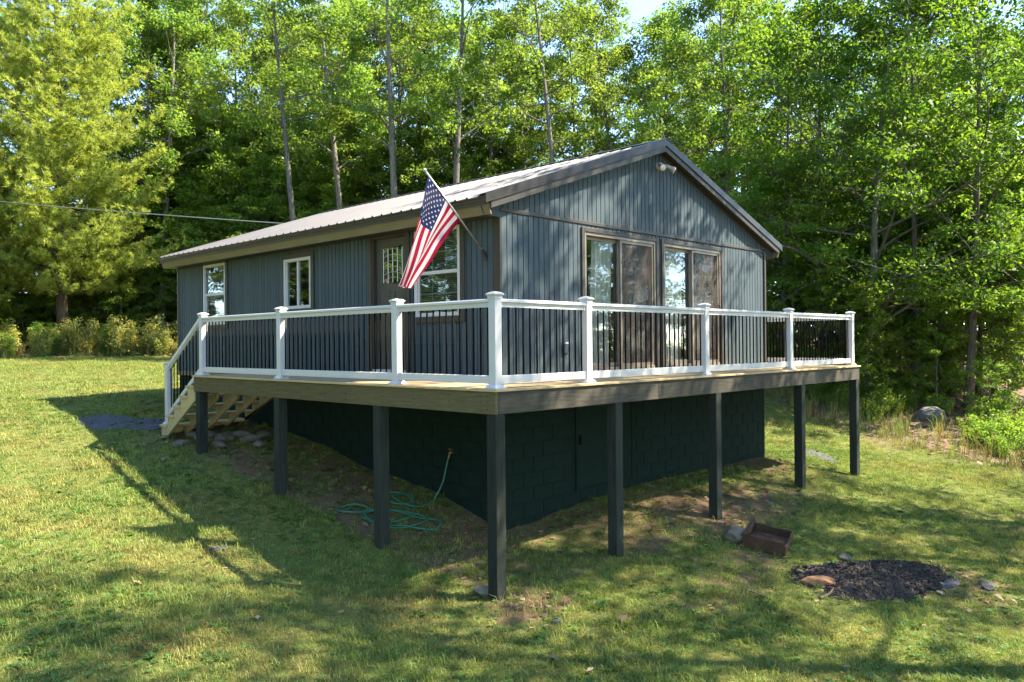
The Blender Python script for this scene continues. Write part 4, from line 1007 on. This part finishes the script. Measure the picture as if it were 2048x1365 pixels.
def plant(name, proto, x, y, s, label, cat, group, parts=('trunk', 'crown'), rz=None, sz=1.0, tilt=(0, 0), sink=.0):
    o = empty(name, (x, y, float(gz(x, y))-sink), label, cat, group)
    o.rotation_euler = (tilt[0], tilt[1], random.uniform(0, 6.28) if rz is None else rz); o.scale = (s, s, s*sz)
    for nm, me in zip(parts, proto):
        c = bpy.data.objects.new(nm, me); COL.objects.link(c); c.parent = o
    return o
SHADE = [(11.6, -8.0, 14.5, 6), (10.6, -4.0, 15.5, 6), (7.6, -8.2, 17, 6), (4.6, -11.0, 16.5, 6), (13.5, -9.0, 15, 6), (10, -12.5, 15, 3), (1.0, -14.0, 16, 1), (6, -17, 15, 2), (-5, -19, 15, 0), (14, -19, 15, 4), (-12, -22, 16, 2)]

GR = 'maples of the woods to the right of the deck'; LR = 'dense green maple at the edge of the woods beyond the deck end'
def young(px): return (('thin young leafy tree in the woods near the pines', 'young trees near the pines') if px < 420 else ('thin young leafy tree in the woods behind the cabin roof', 'young trees behind the cabin') if px < 1520 else ('thin young leafy tree in the woods near the boulder and fallen log', 'young trees near the boulder'))
EDX = [(-300, 44), (0, 42), (340, 41), (500, 40), (700, 40), (900, 41), (1100, 41), (1300, 37), (1500, 30), (1600, 25.5), (1700, 24), (1900, 22), (2048, 20.5), (2400, 19)]
def edged(px): return float(np.interp(px, [e[0] for e in EDX], [e[1] for e in EDX]))
# (pixel column, metres behind the lawn edge, height, prototype)
ROW = [(335, 14, 22, 0), (440, 14, 22, 2), (545, 13, 22, 1), (640, 11, 21, 3), (720, 9, 20, 2), (800, 4.5, 20, 0), (925, 4, 19, 3), (985, 3.0, 17, 1), (1062, 2.0, 17, 2), (1160, 2.4, 18.5, 3), (1260, 1.6, 16.5, 1), (1345, 2.5, 16, 0), (1440, 2.0, 15, 2),
       (-230, 6, 19, 0), (-60, 16, 20, 1), (60, 17, 20, 2), (180, 16, 20, 0), (272, 13, 20, 2), (395, 21, 22, 1), (490, 20, 22, 2), (590, 19, 22, 0), (675, 16, 21, 1), (765, 8, 18, 2), (850, 7, 18, 1), (945, 8, 17, 2), (1030, 7.5, 18, 0), (1210, 8, 16.5, 2), (1300, 7, 15, 1), (1390, 8, 15, 0), (1490, 7, 14, 2),
       (-90, 26, 17, 0), (100, 27, 16, 1), (230, 26, 15, 0), (340, 18, 15, 2), (455, 18, 15, 0), (560, 19, 15, 2), (660, 18, 15, 1), (765, 19, 15, 0), (870, 18, 15, 2), (960, 19, 14, 0), (1085, 17, 13, 1), (1175, 19, 13, 0), (1280, 18, 13, 2), (1400, 17, 13, 1), (1520, 17, 13, 0)]
KIND = [('broad-crowned tall oak in the sunlit woods behind the cabin', 'broad oaks behind the cabin'), ('loose-crowned yellow-green hickory in the woods behind the cabin', 'hickories behind the cabin'),
        ('low-branched wide oak in the woods behind the cabin', 'low-branched oaks behind the cabin'), ('slender high-crowned tree with a long bare trunk behind the cabin', 'slender trees behind the cabin')]
for px, dd, H, k in ROW:
    x, y = at_dist(px+random.uniform(-12, 12), edged(px)+dd); lb, gr = KIND[k]
    if dd > 10: lb, gr = lb.replace('in the woods behind the cabin', 'deep in the woods').replace('in the sunlit woods behind the cabin', 'deep in the woods').replace('trunk behind the cabin', 'trunk deep in the woods'), gr.replace('behind the cabin', 'deep in the woods')
    plant('broadleaf_tree', PROT[k], x, y, H/18, lb, 'tree', gr, tilt=(random.uniform(-.03, .03), random.uniform(-.03, .03)))
for px, d, H, k, lb in ((905, 35, 19, 7, 'slender tree whose bare trunk rises over the roof just behind the flag'), (800, 36.5, 20, 7, 'slender forking tree over the middle of the roof behind the flag tip'), (612, 38, 19, 8, 'slender tree whose bare trunk meets the roof edge near the overhead wire'),
        (1145, 35, 18.5, 8, 'slender leaning tree behind the roof, next to the ridge'), (700, 41, 20, 7, 'slender tree over the lower part of the roof, between two thinner trunks'), (322, 50, 21, 7, 'dark-trunked slender tree beside the large pine'), (1472, 33, 15, 7, 'slender tree just past the far rake of the gable'), (1505, 34, 14.5, 8, 'thin leaning tree past the far rake of the gable')):
    x, y = at_dist(px, d); plant('broadleaf_tree', PROT[k], x, y, H/18, lb, 'tree', None, tilt=(random.uniform(-.03, .03), random.uniform(-.03, .03)))
for px, dd, s_ in ((395, 8, 1.15), (430, 8, 1.25), (468, 8, 1.2), (505, 7.5, 1.3), (545, 7, 1.3), (585, 7, 1.3), (345, 11.5, 1.5), (372, 12, 1.7), (405, 11.5, 1.5), (440, 11.5, 1.8), (470, 10.5, 1.6), (505, 11, 1.8), (540, 9.5, 1.7), (570, 10, 1.6), (650, 7, 1.6), (745, 5, 1.6), (850, 5, 1.5), (960, 4, 1.6), (1010, 4, 1.5)):
    x, y = at_dist(px, edged(px)+dd); plant('sapling', SMALL[2], x, y, s_, 'bright understory tree at the sunlit wood edge behind the cabin', 'tree', 'understory trees behind the cabin')
ROWR = [(1560, 2.5, 12, 5), (1640, 4, 12.5, 5), (1735, 3.2, 12.5, 4), (1830, 6, 13, 5), (1935, 6.0, 12.5, 5), (2025, 14, 13, 5),
        (1600, 13, 13, 5), (1710, 14, 13, 4), (1815, 15, 13, 5), (1920, 15, 13, 4), (2030, 15, 13, 5), 
        (1660, 27, 13, 5), (1780, 28, 13, 5), (1900, 28, 13, 4), (2020, 27, 13, 5)]
for px, dd, H, k in ROWR:
    x, y = at_dist(px, edged(px)+dd)
    deep = dd > 10
    plant('maple_tree', PROT[k], x, y, H/13, ('green maple deep in the woods beyond the deck end' if deep else LR), 'tree', ('maples deep in the right woods' if deep else GR), tilt=(random.uniform(-.03, .03), random.uniform(-.03, .03)))
# trees of the same wood beyond the right frame edge and behind the camera: they shade the lawn and stand in the panes
for x, y, H, k in SHADE:
    plant('broadleaf_tree', PROT[k], x, y, H/(13 if k in (4, 5) else 18), 'tree standing beside the lower lawn and shading the deck', 'tree', 'trees beside the lower lawn')
for x, y, H, k in ((-22, 14, 17, 0), (-24, 24, 18, 2), (-19, 31, 17, 1), (-27, 5, 18, 2), (-14, 38, 18, 0), (-30, -6, 18, 0), (-24, 36, 19, 2), (-33, 15, 19, 1), (-17, 20, 14, 2), (-20, 8, 14, 2), (-16, 27, 14, 0), (-22, 19, 15, 2), (-29, 28, 18, 0), (-25, 0, 15, 2), (-18, 35, 15, 2), (-10, 44, 17, 2), (-12, 47, 16, 0), (-7, 51, 17, 2), (-16, 48, 16, 2), (-13, 33, 15, 2), (-15, 42, 16, 0), (-20, 45, 16, 2), (-6, 45, 15, 2), (-11, 38, 15, 2), (-9, 57, 18, 2), (-19, 55, 18, 0)):
    plant('broadleaf_tree', PROT[k], x, y, H/18, 'broadleaf tree across the lawn from the front door', 'tree', 'trees across the lawn')
for i in range(26):
    a = i/25; x, y = -13-9*random.random()-6*math.sin(a*3.1), 2+44*a
    plant('sapling', SMALL[i % 3], x, y, random.uniform(1.0, 1.6), 'young leafy tree across the lawn from the front door', 'tree', 'young trees across the lawn')
for x, y, H, k in ((27, -20, 15, 4), (31, -25, 16, 4), (24, -25, 15, 5), (35, -20, 16, 5), (36, -30, 17, 4), (29, -32, 16, 5), (41, -26, 17, 4), (20, -28, 15, 4), (33, -14, 13, 5)):
    plant('maple_tree', PROT[k], x, y, H/13, 'maple at the far end of the lower lawn', 'tree', 'trees at the end of the lower lawn')
x, y = at_dist(125, 46.5); plant('pine_tree', PINES[0], x, y, 1.05, 'large bright white pine with trunk showing at the lawn edge', 'tree', None)
x, y = at_dist(-125, 46.0); plant('pine_tree', PINES[0], x, y, .80, 'white pine whose branches merge into the larger pine beside it', 'tree', None)
for i in range(58):
    px = -60+i*38+random.uniform(-15, 15); dd = random.choice((1.8, 2.5, 4, 6, 9)); k = random.randrange(3)
    if px > 1700: dd += 4
    if px < 640: dd += 9 if px > 250 else 5
    x, y = at_dist(px, edged(px)+dd); plant('sapling', SMALL[k], x, y, random.uniform(.75, 1.15), young(px)[0], 'tree', young(px)[1])
for i in range(60):
    px = -170+i*38+random.uniform(-15, 15); dd = random.uniform(9, 26); k = random.choice((0, 2, 2))
    x, y = at_dist(px, edged(px)+dd); plant('sapling', SMALL[k], x, y, random.uniform(.9, 1.4), young(px)[0], 'tree', young(px)[1])
for i in range(18):
    px = random.uniform(1530, 2090); dd = random.uniform(1.5, 8)
    if abs(px-1862) < 75 and edged(px)+dd < 27: continue
    x, y = at_dist(px, edged(px)+dd); plant('sapling', SMALL[random.randrange(2)], x, y, random.uniform(.35, .6), young(px)[0], 'tree', young(px)[1])
for i in range(22):
    px = 330+i*16; x, y = at_dist(px, edged(px)+random.uniform(7, 11)); plant('sapling', SMALL[i % 3], x, y, random.uniform(.6, .95), young(px)[0], 'tree', young(px)[1])
# shrubs along the lawn edge
for i in range(330):
    px = random.uniform(-120, 2150); left = px < 900
    if 480 < px < 1520 or (left and random.random() < .35): continue
    dd = abs(random.gauss(0, 1.2))+.5 if left else abs(random.gauss(0, 2.6))+.7
    x, y = at_dist(px, edged(px)+dd)
    if wood_depth(np.array(x), np.array(y)) < .25: x, y = at_dist(px, edged(px)+dd+1.2)
    if abs(px-1862) < 85 and edged(px)+dd < 26.5: continue
    k = random.choice((0, 0, 1, 1, 2, 3)) if left else 4
    plant('shrub', SHR[k], x, y, random.uniform(.45, 1.35) if left else random.uniform(.5, 1.0), 'yellow-green bush at the far edge of the sunlit lawn' if left else 'leafy bush at the edge of the shaded woods beyond the deck', 'shrub', 'bushes along the far lawn' if left else 'bushes along the right woods', ('stems', 'foliage'))
for i in range(40):
    a = i/39; plant('shrub', SHR[2], -12-12*random.random()-6*math.sin(a*3.1), 2+50*a, random.uniform(1.6, 2.5), 'tall bush across the lawn from the front door', 'shrub', 'bushes across the lawn', ('stems', 'foliage'))
for i in range(80):
    px = random.uniform(-160, 620); x, y = at_dist(px, edged(px)+random.uniform(11, 24))
    plant('shrub', SHR[2], x, y, random.uniform(1.6, 2.6), 'tall shaded bush deep in the woods behind the lawn', 'shrub', 'bushes deep in the woods', ('stems', 'foliage'))

# ------------------------------------------------------------------ grass, weeds, fallen leaves: geometry-node instances on scattered points
tuft_col = bpy.data.collections.new('tufts')
def tuft(name, nb, h0, h1, w_, spread, lean, mat, seed, tones=(0, 1)):
    rg = np.random.default_rng(seed); V = []; T = []
    for _ in range(nb):
        a = rg.uniform(0, 6.28); b = np.array((rg.normal()*spread, rg.normal()*spread, -.006)); h = rg.uniform(h0, h1); d = np.array((math.cos(a), math.sin(a), 0)); s = np.array((-d[1], d[0], 0))*w_*rg.uniform(.7, 1.2)
        ln = rg.uniform(.2, 1)*lean; m = b+d*h*ln*.35+np.array((0, 0, h*.6)); t = b+d*h*ln+np.array((0, 0, h*(1-.25*ln)))
        V += [[b-s, b+s, m+s*.7, m-s*.7], [m-s*.7, m+s*.7, t, t-s*.02]]; tn = rg.uniform(*tones); T += [tn, tn]
    return np_mesh(name, np.array(V), 4, mat, np.array(T))
def rosette(name, nl, L, w_, mat, seed, up=.35):
    rg = np.random.default_rng(seed); V = []; T = []
    for i in range(nl):
        a = 6.283*i/nl+rg.uniform(-.4, .4); d = np.array((math.cos(a), math.sin(a), 0)); s = np.array((-d[1], d[0], 0)); l = L*rg.uniform(.6, 1.15); z = rg.uniform(.4, 1)*up
        p = [np.array((0, 0, -.004)), d*l*.5-s*w_*l+np.array((0, 0, z*l*.6)), d*l+np.array((0, 0, z*l*.75)), d*l*.5+s*w_*l+np.array((0, 0, z*l*.6))]
        V.append(p); T.append(rg.random())
    return np_mesh(name, np.array(V), 4, mat, np.array(T))
def scatter(name, P, rot, scl, meshes, kindlab, cat=None):
    n = len(P); me = bpy.data.meshes.new(name); me.vertices.add(n); me.vertices.foreach_set('co', P.reshape(-1).astype(np.float32))
    for nm, dt, val in (('rz', 'FLOAT', rot), ('sc', 'FLOAT', scl)): a = me.attributes.new(nm, dt, 'POINT'); a.data.foreach_set('value', val.astype(np.float32))
    a = me.attributes.new('pick', 'INT', 'POINT'); a.data.foreach_set('value', RNG.integers(0, len(meshes), n).astype(np.int32))
    o = add(name, me); tag(o, kindlab, cat, None, 'stuff')
    c = bpy.data.collections.new(name+'_pieces')
    for m in meshes:
        q = bpy.data.objects.new(m.name, m); c.objects.link(q)
    g = bpy.data.node_groups.new(name, 'GeometryNodeTree'); g.interface.new_socket('Geometry', in_out='INPUT', socket_type='NodeSocketGeometry'); g.interface.new_socket('Geometry', in_out='OUTPUT', socket_type='NodeSocketGeometry')
    gi = g.nodes.new('NodeGroupInput'); go = g.nodes.new('NodeGroupOutput'); ci = g.nodes.new('GeometryNodeCollectionInfo'); ci.inputs[0].default_value = c; ci.inputs['Separate Children'].default_value = True; ci.inputs['Reset Children'].default_value = True
    ip = g.nodes.new('GeometryNodeInstanceOnPoints'); ip.inputs['Pick Instance'].default_value = True
    def at(nm, ty): q = g.nodes.new('GeometryNodeInputNamedAttribute'); q.data_type = ty; q.inputs[0].default_value = nm; return q.outputs[0]
    cx = g.nodes.new('ShaderNodeCombineXYZ'); g.links.new(at('rz', 'FLOAT'), cx.inputs[2])
    e2r = g.nodes.new('FunctionNodeEulerToRotation'); g.links.new(cx.outputs[0], e2r.inputs[0])
    L = g.links; L.new(gi.outputs[0], ip.inputs['Points']); L.new(ci.outputs[0], ip.inputs['Instance']); L.new(at('pick', 'INT'), ip.inputs['Instance Index']); L.new(e2r.outputs[0], ip.inputs['Rotation']); L.new(at('sc', 'FLOAT'), ip.inputs['Scale']); L.new(ip.outputs[0], go.inputs[0])
    md = o.modifiers.new('scatter', 'NODES'); md.node_group = g; return o
def wedge(n, d0, d1, a0=-.78, a1=.72):
    d = np.sqrt(RNG.uniform(d0*d0, d1*d1, n)); a = YAW+RNG.uniform(a0, a1, n); return CAM[0]+d*np.cos(a), CAM[1]+d*np.sin(a), d
def in_house(x, y): return (x > HX-.03) & (x < HX1+.03) & (y > HY-.03) & (y < HY1+.03)
def zz(x, y): return gz(x, y)+np.exp(-((x-4)**2+(y-3)**2)/900)*((vnoise(x, y, 2.7, 1)-.5)*.035+(vnoise(x, y, 6.1, 2)-.5)*.018)
Ps = []; Sc = []
for d0, d1, dens, s0 in ((4.5, 12.5, 560, .95), (12.5, 20, 300, 1.05), (20, 46, 110, 1.35)):
    n = int(.5*1.5*(d1*d1-d0*d0)*dens); x, y, d = wedge(n, d0, d1)
    wd = wood_depth(x, y); keep = (~in_house(x, y)) & (wd < .25) & (RNG.random(n) > bare(x, y)*1.05)
    patch = vnoise(x, y, .9, 21)*.6+vnoise(x, y, 2.3, 22)*.4; keep &= RNG.random(n) < .45+.75*patch
    mm = (((x-mc[0])*ca+(y-mc[1])*sa)/1.2)**2+((-(x-mc[0])*sa+(y-mc[1])*ca)/.66)**2; keep &= mm > 1
    x, y = x[keep], y[keep]; Ps.append(np.stack([x, y, zz(x, y)], 1)); Sc.append(s0*RNG.uniform(.65, 1.25, len(x))*(.7+.6*vnoise(x, y, 1.4, 31)))
P = np.concatenate(Ps); S_ = np.concatenate(Sc)
scatter('grass', P, RNG.uniform(0, 6.28, len(P)), S_, [tuft('blades', 11, .022, .058, .0032, .032, .95, M_grass, 500+i, ((0, .6), (.3, 1), (.1, .8), (.6, 1))[i]) for i in range(4)]+[tuft('blades', 9, .05, .105, .0036, .030, 1.1, M_grass, 520, (.2, .9)), tuft('blades', 12, .02, .05, .004, .034, 1.2, M_grass, 521, (.5, 1))], 'short mown grass of the lawn', 'grass')
n = 24000; x, y, d = wedge(n, 5, 20); keep = (~in_house(x, y)) & (wood_depth(x, y) < .2) & (RNG.random(n) < .10+.9*np.clip(vnoise(x, y, .55, 41)*1.6-.55, 0, 1)) & (RNG.random(n) > bare(x, y)*.9)
x, y = x[keep], y[keep]; P = np.stack([x, y, zz(x, y)+.012], 1)
scatter('lawn_weeds', P, RNG.uniform(0, 6.28, len(P)), RNG.uniform(.4, 1.05, len(P)), [rosette('weed', 6, .075, .20, M_weed, 601), rosette('weed', 7, .055, .28, M_weed, 602, .6), rosette('weed', 5, .10, .14, M_weed, 603, .8)], 'low broad-leaved weeds scattered through the lawn', 'weeds')
# dry tall grass along the right lawn edge and a few seed stalks
n = 26000; x, y, d = wedge(n, 17, 46, -.74, .70); wd = wood_depth(x, y); keep = (wd > -.25) & (wd < 3.2) & (RNG.random(n) < np.exp(-np.clip(wd, 0, 9)*.55)*(.15+.85*vnoise(x, y, .45, 51)))
x, y = x[keep], y[keep]; P = np.stack([x, y, gz(x, y)], 1)
scatter('tall_grass', P, RNG.uniform(0, 6.28, len(P)), RNG.uniform(.5, 1.3, len(P)), [tuft('stalks', 12, .25, .65, .006, .07, .8, M_dry, 701), tuft('stalks', 14, .2, .55, .007, .08, .9, M_grass, 702), tuft('stalks', 10, .3, .7, .006, .06, .7, M_grass, 703)], 'uncut tall grass along the edge of the woods', 'grass')
# fallen leaves: few on the lawn, many under the trees and the deck
x1, y1, d = wedge(14000, 5, 26); k1 = (~in_house(x1, y1)) & (RNG.random(14000) < .022+.75*bare(x1, y1))
x2, y2, d = wedge(60000, 17, 60); k2 = wood_depth(x2, y2) > RNG.uniform(-.5, .6, 60000)
x = np.concatenate([x1[k1], x2[k2]]); y = np.concatenate([y1[k1], y2[k2]]); P = np.stack([x, y, gz(x, y)+.018], 1)
scatter('fallen_leaves', P, RNG.uniform(0, 6.28, len(P)), np.where(np.arange(len(P)) < k1.sum(), RNG.uniform(.45, .95, len(P)), RNG.uniform(.8, 1.7, len(P))), [rosette('dead_leaf', 1, .13, .36, M_dead, 801+i, u) for i, u in enumerate((.15, .45, .3, .6))], 'dry brown fallen leaves on the soil and forest floor', 'leaves')
# dry tuft at the corner post, tall green blades under the deck
def clump_thing(px, py, s, mat, label, seed, h=(.12, .3), nb=40, sp=.09):
    q = hit(px, py); o = add('grass_clump', tuft('grass_clump', nb, h[0], h[1], .004, sp, 1.3, mat, seed), None, (q[0], q[1], float(gz(q[0], q[1])))); tag(o, label, 'grass clump')
clump_thing(1052, 1215, 1, M_dry, 'dry straw-coloured grass clump before the corner post', 901, (.05, .16), 160, .14)
clump_thing(1392, 985, 1, M_grass, 'lone tall green grass tuft under the deck near a middle post', 902, (.12, .3), 12, .03)
